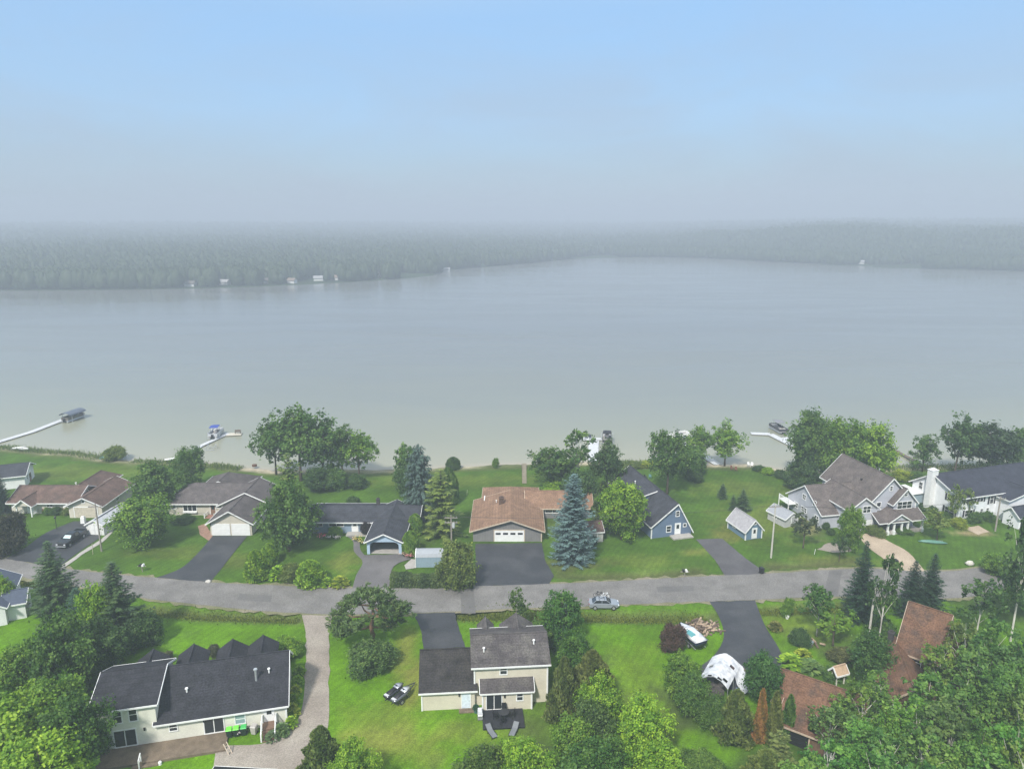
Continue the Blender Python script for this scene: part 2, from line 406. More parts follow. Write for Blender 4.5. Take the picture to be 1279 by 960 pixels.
def build_lake():
    # strips follow the shore so that the colour of the shallows can depend on the distance to it
    xs = np.concatenate([np.linspace(-6000,-260,14), np.arange(-250, 251, 5.), np.linspace(260, 6000, 14)])
    ds = np.array([-3, 0, 3, 7, 12, 18, 26, 36, 50, 70, 100, 140, 200, 300, 450, 700, 1100, 1800, 3000, 5600.])
    V = []; D = []
    for d in ds:
        sh = np.interp(xs, NS[:,0], NS[:,1])
        for x, s in zip(xs, sh): V.append((x, min(s, 320) + d, LAKE_Z)); D.append(d)
    nx = len(xs); F = [(j*nx+i, j*nx+i+1, (j+1)*nx+i+1, (j+1)*nx+i) for j in range(len(ds)-1) for i in range(nx-1)]
    me = bpy.data.meshes.new('lake'); me.from_pydata(V, [], F)
    a = me.attributes.new('offshore', 'FLOAT', 'POINT'); a.data.foreach_set('value', np.array(D, dtype=np.float32))
    m, nt, b, N, L = nodes('lake_water')
    at = N('ShaderNodeAttribute'); at.attribute_name = 'offshore'; tc = N('ShaderNodeTexCoord')
    n = N('ShaderNodeTexNoise'); n.inputs['Scale'].default_value = .045; n.inputs['Detail'].default_value = 4
    mp = N('ShaderNodeMapping'); mp.inputs['Scale'].default_value = (.5,1.6,1); L(tc.outputs['Object'], mp.inputs[0]); L(mp.outputs[0], n.inputs['Vector'])
    ma = N('ShaderNodeMath'); ma.operation = 'MULTIPLY_ADD'; ma.inputs[1].default_value = .55; L(n.outputs['Fac'], ma.inputs[0]); ma.inputs[2].default_value = .72
    mm = N('ShaderNodeMath'); mm.operation = 'MULTIPLY'; L(at.outputs['Fac'], mm.inputs[0]); L(ma.outputs[0], mm.inputs[1])
    mr = N('ShaderNodeMapRange'); mr.inputs['From Max'].default_value = 220; L(mm.outputs[0], mr.inputs['Value'])
    cr = N('ShaderNodeValToRGB'); e = cr.color_ramp.elements
    cols = [(0,(.34,.30,.22)),(.012,(.285,.275,.20)),(.10,(.235,.24,.178)),(.3,(.19,.197,.162)),(.6,(.165,.17,.15)),(1,(.145,.15,.142))]
    e[0].position, e[0].color = cols[0][0], (*cols[0][1],1); e[1].position, e[1].color = 1, (*cols[-1][1],1)
    for p_, c_ in cols[1:-1]: k = e.new(p_); k.color = (*c_,1)
    L(mr.outputs[0], cr.inputs[0]); L(cr.outputs[0], b.inputs['Base Color'])
    wn = N('ShaderNodeTexNoise'); wn.inputs['Scale'].default_value = .022; wn.inputs['Detail'].default_value = 5; wn.inputs['Distortion'].default_value = .6
    mp3 = N('ShaderNodeMapping'); mp3.inputs['Scale'].default_value = (.35,1.5,1); mp3.inputs['Rotation'].default_value = (0,0,R(12)); L(tc.outputs['Object'], mp3.inputs[0]); L(mp3.outputs[0], wn.inputs['Vector'])
    mr3 = N('ShaderNodeMapRange'); mr3.inputs['From Min'].default_value = .35; mr3.inputs['From Max'].default_value = .65; mr3.inputs['To Min'].default_value = .12; mr3.inputs['To Max'].default_value = .23; L(wn.outputs['Fac'], mr3.inputs['Value']); L(mr3.outputs[0], b.inputs['Roughness'])
    b.inputs['IOR'].default_value = 1.33; b.inputs['Specular IOR Level'].default_value = .5
    w1 = N('ShaderNodeTexNoise'); w1.inputs['Scale'].default_value = .9; w1.inputs['Detail'].default_value = 5
    mp2 = N('ShaderNodeMapping'); mp2.inputs['Scale'].default_value = (.55,1.3,1); L(tc.outputs['Object'], mp2.inputs[0]); L(mp2.outputs[0], w1.inputs['Vector'])
    bp = N('ShaderNodeBump'); bp.inputs['Strength'].default_value = .32; bp.inputs['Distance'].default_value = .12; L(w1.outputs['Fac'], bp.inputs['Height']); L(bp.outputs[0], b.inputs['Normal'])
    me.materials.append(m)
    tag(link_mesh('lake', me), kind='structure')

def build_haze():
    bx = MB(); bx.box(-6800, 6800, -900, 8200, -4.6, HAZE_TOP)
    m = bpy.data.materials.new('haze'); m.use_nodes = True; nt = m.node_tree
    nt.nodes.remove(nt.nodes['Principled BSDF'])
    pv = nt.nodes.new('ShaderNodeVolumePrincipled'); pv.inputs['Density'].default_value = HAZE_DENSITY
    pv.inputs['Color'].default_value = (*HAZE_COL, 1); pv.inputs['Anisotropy'].default_value = .0
    nt.links.new(pv.outputs[0], nt.nodes['Material Output'].inputs['Volume'])
    tag(bx.build('haze', m), kind='stuff', label='pale morning haze lying over the lake and its shores', cat='haze')
HAZE_TOP = 94; HAZE_DENSITY = .00098; HAZE_COL = (.55,.605,.685)
build_ground(); build_lake(); build_haze()
# ------------------------------------------------------------------ far shore: woods as one mass, a few cottages
def raw_mesh(name, V, Fq, mat_, tone=None, smooth=False):
    """V (n,3), Fq (m,k) -> mesh; tone: one value per face"""
    me = bpy.data.meshes.new(name); V = np.asarray(V, np.float32); Fq = np.asarray(Fq, np.int32); k = Fq.shape[1]
    me.vertices.add(len(V)); me.vertices.foreach_set('co', V.ravel())
    me.loops.add(Fq.size); me.loops.foreach_set('vertex_index', Fq.ravel())
    me.polygons.add(len(Fq)); me.polygons.foreach_set('loop_start', np.arange(0, Fq.size, k, dtype=np.int32))
    me.update(calc_edges=True)
    if smooth: me.polygons.foreach_set('use_smooth', [True]*len(Fq))
    if tone is not None:
        a = me.attributes.new('tone', 'FLOAT', 'FACE'); a.data.foreach_set('value', np.asarray(tone, np.float32))
    me.materials.append(mat_)
    return me

def far_woods():
    rng = np.random.default_rng(5)
    n = 48000
    az = np.radians(rng.uniform(-43, 43, n)); e = np.where(rng.random(n) < .2, rng.uniform(2, 30, n), 90*(np.exp(rng.random(n)*3.4)-1)+3)
    fs = np.interp(np.degrees(az), FAZ, FD)
    r = fs + e; x = r*np.sin(az); y = r*np.cos(az); z = ground_h(x, y)
    keep = (z > -.3)
    # clearings and gaps along the waterfront
    keep &= ~((noise2(x, y, 45, 71) > .45) & (e < 60))
    for q in FCP: keep &= ~((np.hypot(x-q.x, y-q.y) < 11) | ((np.abs(x-q.x*y/q.y) < 7) & (e < 9)))
    x, y, z = x[keep], y[keep], z[keep]; n = len(x)
    conifer = rng.random(n) < .08 + .22*noise2(x, y, 90, 72)
    h = np.where(conifer, rng.uniform(8, 18, n), rng.uniform(6, 15, n)); w = np.where(conifer, h*.17, h*.33)*rng.uniform(.6,1.3,n)*(1+sm(300,1500,e[keep]))
    # template: rings of 7, radii by kind, every vertex jittered
    k = 7; lev = np.array([.08,.3,.55,.8,1.0])
    rb = np.array([.7,1,1.0,.75,.25]); rc = np.array([1,.85,.55,.27,.02])
    rad = np.where(conifer[:,None], rc[None], rb[None])*w[:,None]
    th = np.arange(k)*2*np.pi/k
    jit = rng.uniform(.62, 1.3, (n, 5, k)); jz = rng.uniform(-.09, .09, (n, 5, k))
    vx = x[:,None,None] + rad[:,:,None]*np.cos(th)*jit; vy = y[:,None,None] + rad[:,:,None]*np.sin(th)*jit
    vz = z[:,None,None] + h[:,None,None]*(lev[None,:,None] + jz)
    V = np.stack([vx,vy,vz], -1).reshape(-1,3)
    i, j = np.meshgrid(np.arange(4), np.arange(k), indexing='ij'); j2 = (j+1)%k
    T = np.stack([i*k+j, i*k+j2, (i+1)*k+j2, (i+1)*k+j], -1).reshape(-1,4)
    Fq = (T[None] + (np.arange(n)*5*k)[:,None,None]).reshape(-1,4)
    tone = .3 + np.repeat(rng.uniform(0,1,n), len(T)) * .3 + .1*rng.random(n*len(T))
    o = link_mesh('far_woods', raw_mesh('far_woods', V, Fq, LEAF, tone)); o.color = (.045,.07,.03,1)
    tag(o, 'misty woods covering the hills on the far side of the lake', 'woods', kind='stuff')
FARC = [(238,358,10,(.12,.11,.1),'white cottage on the far shore, leftmost of the pale dots'),(281,356,9,(.3,.3,.3),'white cottage on the far shore right of the leftmost one'),
          (333,354,9,(.12,.11,.1),'small white cottage at the waterline mid way along the far left shore'),(365,354,7,(.2,.16,.13),'tiny white boathouse beside the mid cottage on the far left shore'),
          (398,351,7,(.3,.3,.3),'white boathouse on the far left shore before the wooded point'),(418,350,9,(.2,.16,.13),'pale cottage near the tip of the wooded point across the lake'),
          (470,347,7,(.12,.11,.1),'tiny pale boathouse near the end of the wooded point'),(557,338,12,(.3,.3,.3),'white building at the far inlet just past the wooded point'),
          (985,325,12,(.2,.16,.13),'pale cottage at the foot of the right hand hill across the lake'),(1075,330,10,(.3,.3,.3),'white cottage by the far right shore below the hill crest'),(1200,333,11,(.12,.11,.1),'white cottage furthest right on the far shore')]
FCP = [P(a[0], a[1], .4) * (1 + 6/P(a[0], a[1], .4).length) for a in FARC]
far_woods()

def far_cottage(px, py, w, roofc, label):
    w *= .58
    p = P(px, py, .4); p = p * (1 + 6/p.length)
    p.z = float(ground_h(np.array([p.x]), np.array([p.y]))[0])
    r = empty('lake_cottage', p, R(random.uniform(40,120)) - math.atan2(p.x,p.y), label, 'cottage', 'cottages on the far shore')
    m = MB(); m.prism([(-w/2,-.6),(w/2,-.6),(w/2,2.5),(0,4.2),(-w/2,2.5)], 'y', -4, 4); m.build('wall', mat('faded_white',(.6,.6,.58),.7), r)
    m = MB(); m.prism([(-w/2-.5,2.25),(0,4.3),(w/2+.5,2.25),(w/2+.5,2.5),(0,4.6),(-w/2-.5,2.5)], 'y', -4.5, 4.5); m.build('roof', mat('far_roof_'+str(roofc[0]), roofc, .8), r)
for a in FARC:
    far_cottage(*a)
# ------------------------------------------------------------------ foliage
def quads(c, a, b, la, lb):
    """diamond leaves: centres c, long axis a, short axis b (unit), half lengths"""
    la = np.asarray(la)[:,None]; lb = np.asarray(lb)[:,None]
    V = np.stack([c - a*la, c + b*lb - a*la*.1, c + a*la, c - b*lb - a*la*.1], 1).reshape(-1,3)
    F = np.arange(len(V)).reshape(-1,4)
    return V, F
def unit(v): return v/np.maximum(np.linalg.norm(v, axis=-1, keepdims=True), 1e-6)

def leaf_cloud(rng, cen, out, size, up=.35, spread=.55):
    n = len(cen)
    nor = unit(out*.7 + rng.normal(0, spread, (n,3)) + np.array((0,0,up)))
    a = unit(np.cross(nor, rng.normal(0,1,(n,3)))); b = np.cross(nor, a)
    s = size*rng.uniform(.65, 1.35, n)
    return quads(cen, a, b, s*.62, s*.4)

def crown_lobes(rng, nl, cb, H=10., W=8., top=1.0, ragged=1.0):
    """lobe centres and radii filling an uneven ellipsoid from cb*H to H"""
    zc = (cb + 1)/2*H; hz = (1-cb)/2*H; L = []
    for i in range(nl*30):
        if len(L) >= nl: break
        d = unit(rng.normal(0,1,3)); rr = rng.random()**.4*rng.uniform(.8,1.15)
        p = d*np.array((W/2, W/2, hz))*rr*.78 + np.array((0,0,zc))
        t = (p[2]-zc)/hz
        p[:2] *= (1 - .35*max(t,0)*top)
        r = rng.uniform(.12, .27)*W*(1-.25*max(t,0))
        if all(np.linalg.norm(p-q) > .55*(r+s)*.75 for q, s in L): L.append((p, r))
    return L

def crown_mesh(name, rng, lobes, clumps, leaves, size, gap=.0, up=.35):
    C = []; O = []; T = []
    for p, r in lobes:
        k = max(6, int(clumps*(r/1.9)**2))
        d = unit(rng.normal(0,1,(k,3)) + np.array((0,0,.25)))
        ok = rng.random(k) > gap; d = d[ok]; k = len(d)
        cc = p + d*r*rng.uniform(.55, 1.12, (k,1))
        m = leaves
        cl = np.repeat(cc, m, 0) + rng.normal(0,1,(k*m,3))*r*.2*rng.uniform(.6,1.3,(k,1)).repeat(m,0)
        C.append(cl); O.append(np.repeat(d, m, 0)); T.append(np.clip(np.repeat(rng.uniform(.15,.85,k), m) + rng.normal(0,.16,k*m), 0, 1))
    C = np.concatenate(C); O = np.concatenate(O); T = np.concatenate(T)
    C[:,2] = np.maximum(C[:,2], .1)
    V, F = leaf_cloud(rng, C, O, size, up)
    return V, F, T

def trunk_mb(rng, lobes, H, r0, nb=9, lean=.15, top=.8):
    m = MB(); dx, dy = rng.normal(0, lean, 2)
    pts = [(dx*t*t*2, dy*t*t*2, t*H*top) for t in (0,.15,.35,.6,.8,1)]
    m.tube(pts, [r0*1.25, r0, r0*.85, r0*.6, r0*.4, r0*.12], 7)
    for p, r in lobes[:nb]:
        z = max(.18*H, min(p[2]*.62, H*top*.75)); t = z/(H*top)
        s = Vector((dx*t*t*2, dy*t*t*2, z)); q = Vector(p)
        mid = (s+q)/2 + Vector((0,0,.25)) + Vector(rng.normal(0,.15,3))
        m.tube([s, mid, q + (q-s)*.15], [r0*.42, r0*.27, r0*.07], 5)
    return m

POOL = {}
def normalise(V, trunkV=None):
    """scale so that the whole tree is 1 high and 1 wide"""
    lo = V.min(0); hi = V.max(0)
    w = (np.percentile(V[:,0],99.3)-np.percentile(V[:,0],.7) + np.percentile(V[:,1],99.3)-np.percentile(V[:,1],.7))/2
    return w, np.percentile(V[:,2], 99.8)
def add_kind(kind, V, F, T, tm, leafm, barkm):
    w, h = normalise(V); s = np.array((1/w, 1/w, 1/h))
    cm = raw_mesh('crown', V*s, F, leafm, T)
    tme = None
    if tm is not None:
        tm.v = [(a*s[0], b*s[1], c*s[2]) for a,b,c in tm.v]; tme = tm.mesh('trunk', barkm, True)
    POOL.setdefault(kind, []).append((cm, tme))

def mk_broad(kind, seed, cb, nl, W, clumps=30, leaves=24, size=.42, gap=.1, r0=.2, bark=BARK, top=1.0, up=.35, ttop=.8):
    rng = np.random.default_rng(seed)
    lobes = crown_lobes(rng, nl, cb, 10., W, top)
    V, F, T = crown_mesh('crown', rng, lobes, clumps, leaves, size, gap, up)
    add_kind(kind, V, F, T, trunk_mb(rng, lobes, 10., r0, nb=min(12,nl), top=ttop), LEAF, bark)
for s in range(4): mk_broad('broad', 100+s, .06, 32, 8.0, clumps=34, leaves=30, size=.30, gap=.2)
for s in range(4): mk_broad('tall', 120+s, .12, 30, 6.2, clumps=30, leaves=26, size=.30, gap=.38, r0=.16, top=.7)
for s in range(3): mk_broad('shade', 140+s, .2, 28, 7.0, clumps=32, leaves=28, size=.31, gap=.2, r0=.2, top=.8)
for s in range(5): mk_broad('birch', 160+s, .2, 16, 5.0, clumps=26, leaves=20, size=.31, gap=.3, r0=.11, bark=BARK_PALE, top=.6, ttop=.72)
for s in range(3): mk_broad('bush', 180+s, .0, 18, 11., clumps=32, leaves=34, size=.42, gap=.1, r0=.1)
for s in range(3): mk_broad('open', 200+s, .3, 9, 7., clumps=24, leaves=20, size=.45, gap=.25, r0=.14)

def mk_spruce(kind, seed, W, whorls=28, per=11, droop=.25, dens=1.0, size=1.0, hang=0., prof=.85, H=10., base=.03, gapz=0.):
    rng = np.random.default_rng(seed)
    C = []; A = []; B = []; LA = []; LB = []; T = []
    tb = MB(); tb.tube([(0,0,0),(0,0,H*.5),(0,0,H*.98)], [.17,.11,.02], 6)
    for i in range(whorls):
        f = i/(whorls-1); z = H*(base + (1-base)*f**.93)
        Lr = W/2*(1-f)**prof*rng.uniform(.74,1.14) + .12
        n = max(4, int(per*(1-.5*f)*dens))
        if rng.random() < gapz: n = max(3, n//2)
        a0 = rng.uniform(0, 6.3)
        for k in range(n):
            an = a0 + 2*math.pi*k/n + rng.normal(0,.22); Lb = Lr*rng.uniform(.6,1.16)
            d = np.array((math.cos(an), math.sin(an), 0)); side = np.array((-d[1], d[0], 0))
            up0 = .32*(f**1.3) - droop*(1-f)
            st = max(3, int(Lb/.2))
            tone = rng.uniform(.2,.8)
            if rng.random() < .35 and Lb > .8:
                tb.bar((0,0,z), tuple(d*Lb*.7 + np.array((0,0,z+up0*Lb*.7))), .03, .03)
            for q in range(st):
                t = (q+.6)/st
                p = d*Lb*t + np.array((0,0,z + up0*Lb*t + .16*Lb*t*t*(1 if hang==0 else -.7)))
                wd = (.34*(1-t*.55) * min(1, Lb/1.2) + .08)*size
                for sgn in (-1, 1):
                    dirv = d*.75 + side*sgn*.75 + np.array((0,0,-.12 - hang*rng.uniform(.5,1.2))) + rng.normal(0,.14,3)
                    dirv /= np.linalg.norm(dirv)
                    nn = np.cross(dirv, np.array((0,0,1.)) + rng.normal(0,.35,3)); nn /= np.linalg.norm(nn)
                    C.append(p + dirv*wd*.8); A.append(dirv); B.append(nn); LA.append(wd*1.0); LB.append(wd*.34); T.append(np.clip(tone + rng.normal(0,.14) + .2*(t-.5), 0, 1))
                if rng.random() < .55:
                    dirv = np.array((0,0,-1.)) + d*.35 + rng.normal(0,.25,3); dirv /= np.linalg.norm(dirv)
                    nn = np.cross(dirv, d + rng.normal(0,.5,3)); nn /= np.linalg.norm(nn)
                    C.append(p + dirv*wd*(.5+hang)); A.append(dirv); B.append(nn); LA.append(wd*(.7+hang)); LB.append(wd*.3); T.append(np.clip(tone - .1 + rng.normal(0,.12), 0, 1))
            tip = d*Lb + np.array((0,0,z + up0*Lb + .16*Lb*(1 if hang==0 else -.7)))
            C.append(tip); A.append(unit(d + np.array((0,0,.1-hang)))); B.append(side); LA.append(.26*size); LB.append(.11*size); T.append(np.clip(tone+.2,0,1))
    C.append(np.array((0,0,H-.2))); A.append(np.array((0,0,1.))); B.append(np.array((1.,0,0))); LA.append(.4); LB.append(.07); T.append(.6)
    V, F = quads(np.array(C), np.array(A), np.array(B), LA, LB)
    add_kind(kind, V, F, np.array(T), tb, NEEDLE, BARK)
for s in range(4): mk_spruce('spruce', 300+s, 4.6, whorls=34, per=14, size=.74)
for s in range(2): mk_spruce('bluespruce', 320+s, 5.0, whorls=36, per=17, droop=.16, size=.85, prof=.62)
mk_spruce('weeping', 330, 4.6, whorls=30, per=15, droop=.5, hang=.85, size=.9, prof=.5)
for s in range(2): mk_spruce('larch', 340+s, 5.2, whorls=20, per=9, droop=.3, size=1.15, prof=.6, gapz=.3, base=.1)
for s in range(2): mk_spruce('smallspruce', 350+s, 6.0, whorls=15, per=10, droop=.2, size=1.3)

def mk_thuja(kind, seed, W, sharp=1.6, n=5200, H=10., size=.4, rough=.12):
    rng = np.random.default_rng(seed)
    z = rng.random(n)**.9; an = rng.uniform(0, 2*math.pi, n)
    prof = np.minimum(1, (z+.02)/.1)**.5*(1-z**sharp)**.62
    lump = 1 + rough*np.sin(an*3+z*9+seed)+ rough*np.sin(an*5-z*17+seed*2) + rough*.8*np.sin(z*31+an*2)
    rr = W/2*prof*lump*rng.uniform(.72,1.03,n)
    C = np.stack([rr*np.cos(an), rr*np.sin(an), z*H + .05], -1)
    out = np.stack([np.cos(an), np.sin(an), np.full(n,.25)], -1)
    a = unit(np.array((0,0,1.)) + out*.35 + rng.normal(0,.35,(n,3))); nor = unit(out + rng.normal(0,.6,(n,3))); b = unit(np.cross(a, nor))
    s = size*rng.uniform(.6,1.3,n)
    V, F = quads(C, a, b, s*.75, s*.36)
    T = np.clip(.5 + .25*np.sin(an*3+z*9+seed) + rng.normal(0,.17,n), 0, 1)
    tb = MB(); tb.tube([(0,0,0),(0,0,H*.6)], [.12,.04], 6)
    add_kind(kind, V, F, T, tb, NEEDLE, BARK)
for s in range(3): mk_thuja('thuja', 400+s, 2.4)
for s in range(2): mk_thuja('cone', 410+s, 6.5, sharp=2.6, n=5200, size=.55, rough=.05)
for s in range(2): mk_thuja('cedar', 420+s, 5.6, sharp=1.25, n=9000, size=.42, rough=.17)
for s in range(2): mk_thuja('ball', 430+s, 9.5, sharp=3.6, n=5000, size=.6, rough=.03)

def mk_pine(seed):
    """open wind-shaped pine: crooked bare trunk, flat plates of needles at the ends of the limbs"""
    rng = np.random.default_rng(seed); H = 10.; tb = MB()
    tp = [Vector(p) for p in ((0,0,0),(.15,0,1.6),(-.1,.1,3.2),(.4,.1,5.2),(.2,.2,7.2),(.7,.1,8.8))]
    tb.tube(tp, [.42,.36,.32,.25,.16,.06], 8)
    C = []; O = []; T = []
    limbs = [(2,(-3.8,.3,3.2)),(2,(-2.6,-1.4,5.2)),(2,(2.6,-1.0,3.9)),(3,(4.2,.5,5.4)),(3,(-4.1,.4,6.2)),(3,(2.2,2.2,6.2)),(3,(-1.5,2.4,6.9)),(4,(3.1,-.6,7.6)),(4,(-2.5,-.3,8.4)),(4,(1.4,1.2,9.1)),(5,(.4,-.6,9.7)),(4,(1.6,-1.9,8.0)),(3,(-1.2,-2.4,6.6)),(4,(-.9,.9,9.4)),(2,(-4.4,-.6,4.6)),(3,(4.6,-.4,6.8))]
    for i, e in limbs:
        s = tp[i]; e = Vector(e); mid = (s+e)/2 + Vector((0,0,-.25)) + Vector(rng.normal(0,.2,3))
        tb.tube([s, mid, e], [.17,.12,.04], 6)
        for j in range(3):
            c = np.array(e) + rng.normal(0,1,3)*np.array((.75,.75,.28))
            k = 9
            cc = c + rng.normal(0,1,(k,3))*np.array((.62,.62,.26))
            cl = np.repeat(cc, 16, 0) + rng.normal(0,.2,(k*16,3))
            C.append(cl); O.append(unit(cl - c + np.array((0,0,.6)))); T.append(np.clip(np.repeat(rng.uniform(.2,.8,k),16)+rng.normal(0,.15,k*16),0,1))
    C = np.concatenate(C); O = np.concatenate(O)
    a = unit(O + rng.normal(0,.5,(len(C),3))); b = unit(np.cross(a, rng.normal(0,1,(len(C),3))))
    s = .34*rng.uniform(.7,1.3,len(C)); V, F = quads(C, a, b, s, s*.3)
    add_kind('pine', V, F, np.concatenate(T), tb, NEEDLE, mat('pine_bark', (.2,.12,.075), .9, var=.3))
mk_pine(500)

def mk_hosta(seed):
    rng = np.random.default_rng(seed); C=[];A=[];B=[];LA=[];LB=[];T=[]
    for k in range(170):
        an = rng.uniform(0,6.3); r = rng.random()**.6*.95; el = .9*(1-r)
        d = np.array((math.cos(an), math.sin(an), el)); d /= np.linalg.norm(d)
        p = np.array((math.cos(an)*r, math.sin(an)*r, .75*(1-r**2)+.1)); side = np.array((-math.sin(an), math.cos(an), 0)) + rng.normal(0,.2,3)
        C.append(p); A.append(unit(d*np.array((1,1,.4)))); B.append(unit(side)); LA.append(.26*rng.uniform(.7,1.2)); LB.append(.15); T.append(rng.uniform(.1,1))
    V, F = quads(np.array(C), np.array(A), np.array(B), LA, LB)
    add_kind('hosta', V, F, np.array(T), None, LEAF, None)
for s in range(2): mk_hosta(510+s)

NAME_CAT = {'broad':('leafy_tree','tree'),'tall':('leafy_tree','tree'),'shade':('leafy_tree','tree'),'open':('leafy_tree','tree'),'birch':('birch_tree','tree'),'bush':('bush','bush'),'spruce':('spruce_tree','tree'),
    'bluespruce':('spruce_tree','tree'),'weeping':('spruce_tree','tree'),'larch':('larch_tree','tree'),'smallspruce':('spruce_tree','tree'),'thuja':('columnar_cedar','tree'),'cone':('clipped_bush','bush'),
    'cedar':('cedar_tree','tree'),'ball':('clipped_bush','bush'),'pine':('pine_tree','tree'),'hosta':('leafy_plant','plant')}
COUNT = {}
LOOSE = ('broad','tall','shade','open','birch','bush')
def plant(kind, px, by, top, wpx, col, label, group=None, h=None, var=None, rz=None):
    """one plant whose foot is seen at px, by and its top at row top (or, where the foot is hidden, its height h)"""
    def lift(Y, hh):
        # a broad crown seen from above shows its far shoulder over its tip
        if kind in ('spruce','bluespruce','weeping','thuja','larch','smallspruce','hosta'): return 0
        th = math.atan2(CAM_H-hh*.6, Y); dist = Y*math.cos(PITCH) + (CAM_H-hh*.6)*math.sin(PITCH)
        a = wpx*dist/FPX*.42; b = hh*.42
        return (math.hypot(a*math.sin(th), b*math.cos(th)) - b*math.cos(th))*FPX/dist
    if h is None:
        p = P(px, by); h = height_at(top, p.y); h = max(.35*h, height_at(top + lift(p.y, h), p.y))
    else:
        p = P(px, top, h); p = P(px, top + lift(p.y, h), h); p.z = 0
    p.z = float(ground_h(np.array([p.x]), np.array([p.y]))[0]) - .03
    t = math.hypot(p.y, CAM_H - h/2); dist = p.y*math.cos(PITCH) + (CAM_H-h/2)*math.sin(PITCH)
    w = wpx*dist/FPX*(.9 if kind in LOOSE else 1)
    i = COUNT.get(kind, 0); COUNT[kind] = i+1
    cm, tm = POOL[kind][(i if var is None else var) % len(POOL[kind])]
    nm, cat = NAME_CAT[kind]
    r = empty(nm, p, random.uniform(0, 6.28) if rz is None else rz, label, cat, group)
    r.scale = (w, w, h)
    c = link_mesh('crown' if cat == 'tree' else 'foliage', cm, r)
    f = random.uniform(.9, 1.1); c.color = (col[0]*f, col[1]*f, col[2]*f, 1)
    if tm is not None: link_mesh('trunk' if cat == 'tree' else 'stem', tm, r)
    return r
G1=(.115,.215,.026); G2=(.075,.15,.028); G3=(.15,.27,.022); G4=(.055,.11,.028); GO=(.15,.19,.035); GS=(.048,.09,.032); GB=(.105,.165,.16); GBR=(.19,.33,.026); GY=(.25,.32,.035); GOL=(.13,.18,.038)
RED=(.075,.045,.03); ORG=(.21,.125,.035)
W1 = 'trees of the lakeside yards'; W2 = 'trees on the near side of the road'; W3 = 'trees of the dense wood at the lower right'; BU = 'bushes of the gardens'; SH='trees along the shore'
PL = plant
# --- lake side, from left
PL('broad',182,680,617,74,G1,'large round leafy tree on the lawn left of the grey-roofed double garage',W1)
PL('broad',199,640,575,60,G2,'dark round tree behind the big lawn tree, beside the brown ranch house',W1)
PL('broad',240,612,556,40,G2,'dark bushy tree at the shore in front of the dock with the blue-topped pontoon boat',SH)
PL('bush',143,573,555,28,GOL,'round olive shrub alone at the water edge beside a small turquoise boat',BU)
PL('spruce',6,640,588,22,(.016,.034,.018),'narrow dark spruce at the left edge beside the white house',W1)
PL('bush',14,690,640,46,(.05,.05,.028),'brownish shrub at the left edge beside the driveway with the black pickup',BU)
PL('larch',366,674,566,46,(.11,.16,.038),'tall olive conifer top rising behind the dark tree by the double garage',W1)
PL('broad',361,688,598,78,G2,'broad dark tree between the grey double garage and the blue ranch house',W1)
PL('tall',345,592,516,54,G2,'leaning shore tree at the left end of the tall lakeside clump',SH)
PL('tall',376,600,507,74,G2,'tallest tree of the lakeside clump behind the double garage',SH)
PL('tall',404,599,513,62,G2,'shore tree right of the tallest one in the lakeside clump',SH)
PL('tall',428,598,529,46,G2,'shorter slim shore tree in the right half of the lakeside clump',SH)
PL('tall',449,600,537,46,G1,'rightmost tree of the tall lakeside clump',SH)
PL('bush',399,612,583,40,G4,'dark undergrowth bush under the tall lakeside clump',BU)
PL('bush',420,608,584,34,G2,'green bush under the right part of the lakeside clump',BU)
PL('bush',446,607,592,30,G4,'low dark bush at the foot of the rightmost clump tree',BU)
PL('cone',321,723,685,27,G3,'clipped cone bush nearest the asphalt drive of the double garage',BU)
PL('cone',337,703,677,21,G3,'smaller clipped cone bush behind the other near the double garage drive',BU)
PL('cone',388,729,697,35,G3,'broad clipped cone bush by the road left of the grey drive',BU)
PL('hosta',347,722,706,24,GBR,'bright perennial clump between the two clipped cone bushes',BU)
PL('bush',362,722,702,28,GOL,'olive flowering shrub in the roadside flower bed',BU)
PL('hosta',408,731,721,20,GBR,'light green leafy plant right of the broad cone bush',BU)
PL('hosta',425,731,719,24,GY,'yellow-green leafy plant at the mouth of the grey drive',BU)
PL('bush',418,668,656,20,G1,'round green bush below the front windows of the blue ranch house',BU)
PL('bush',440,629,619,17,G4,'dark bush showing over the roof of the blue ranch house',BU)
PL('bush',457,668,651,13,(.04,.03,.03),'dark purple-leaved shrub beside the blue ranch entry',BU)
PL('open',506,606,552,34,G2,'sparse leafy tree leaning out left of the weeping blue spruce',W1)
PL('bush',512,614,577,40,G4,'dark shrub mass behind the weeping blue spruce',BU)
PL('weeping',525,646,555,44,(.052,.085,.072),'weeping blue-grey spruce behind the blue ranch house',W1)
PL('ball',560,628,583,26,G2,'rounded dark tree behind the pale larch',W1)
PL('larch',552,668,586,48,GOL,'thin olive larch standing beside the utility pole',W1)
PL('ball',519,666,640,19,G1,'round clipped bush nearest the weeping spruce along the carport side',BU)
PL('ball',513,690,661,22,G1,'round clipped bush beside the open carport mouth',BU)
PL('bush',568,732,676,54,GOL,'big round olive bush at the end of the hedge by the small metal shed',BU)
PL('ball',566,583.5,568,18,G4,'round dark clipped bush on the lake edge of the mown lawn',BU)
PL('bush',619,582,570,10,G1,'tiny sapling on the lake edge left of the wooden walkway',BU)
PL('shade',690,610,557,56,G2,'dark tree right of the wooden walkway to the lake',SH)
PL('birch',720,612,537,58,G2,'tall birch with a white limb right of the walkway, in front of the hidden boat',SH)
PL('shade',758,618,549,44,G4,'dark tree in front of the black boat canopy',SH)
PL('bush',725,634,588,50,G4,'dark thicket between the birch and the blue spruce',BU)
PL('bush',696,612,597,40,GBR,'bright tall weeds behind the brown-roofed house',BU)
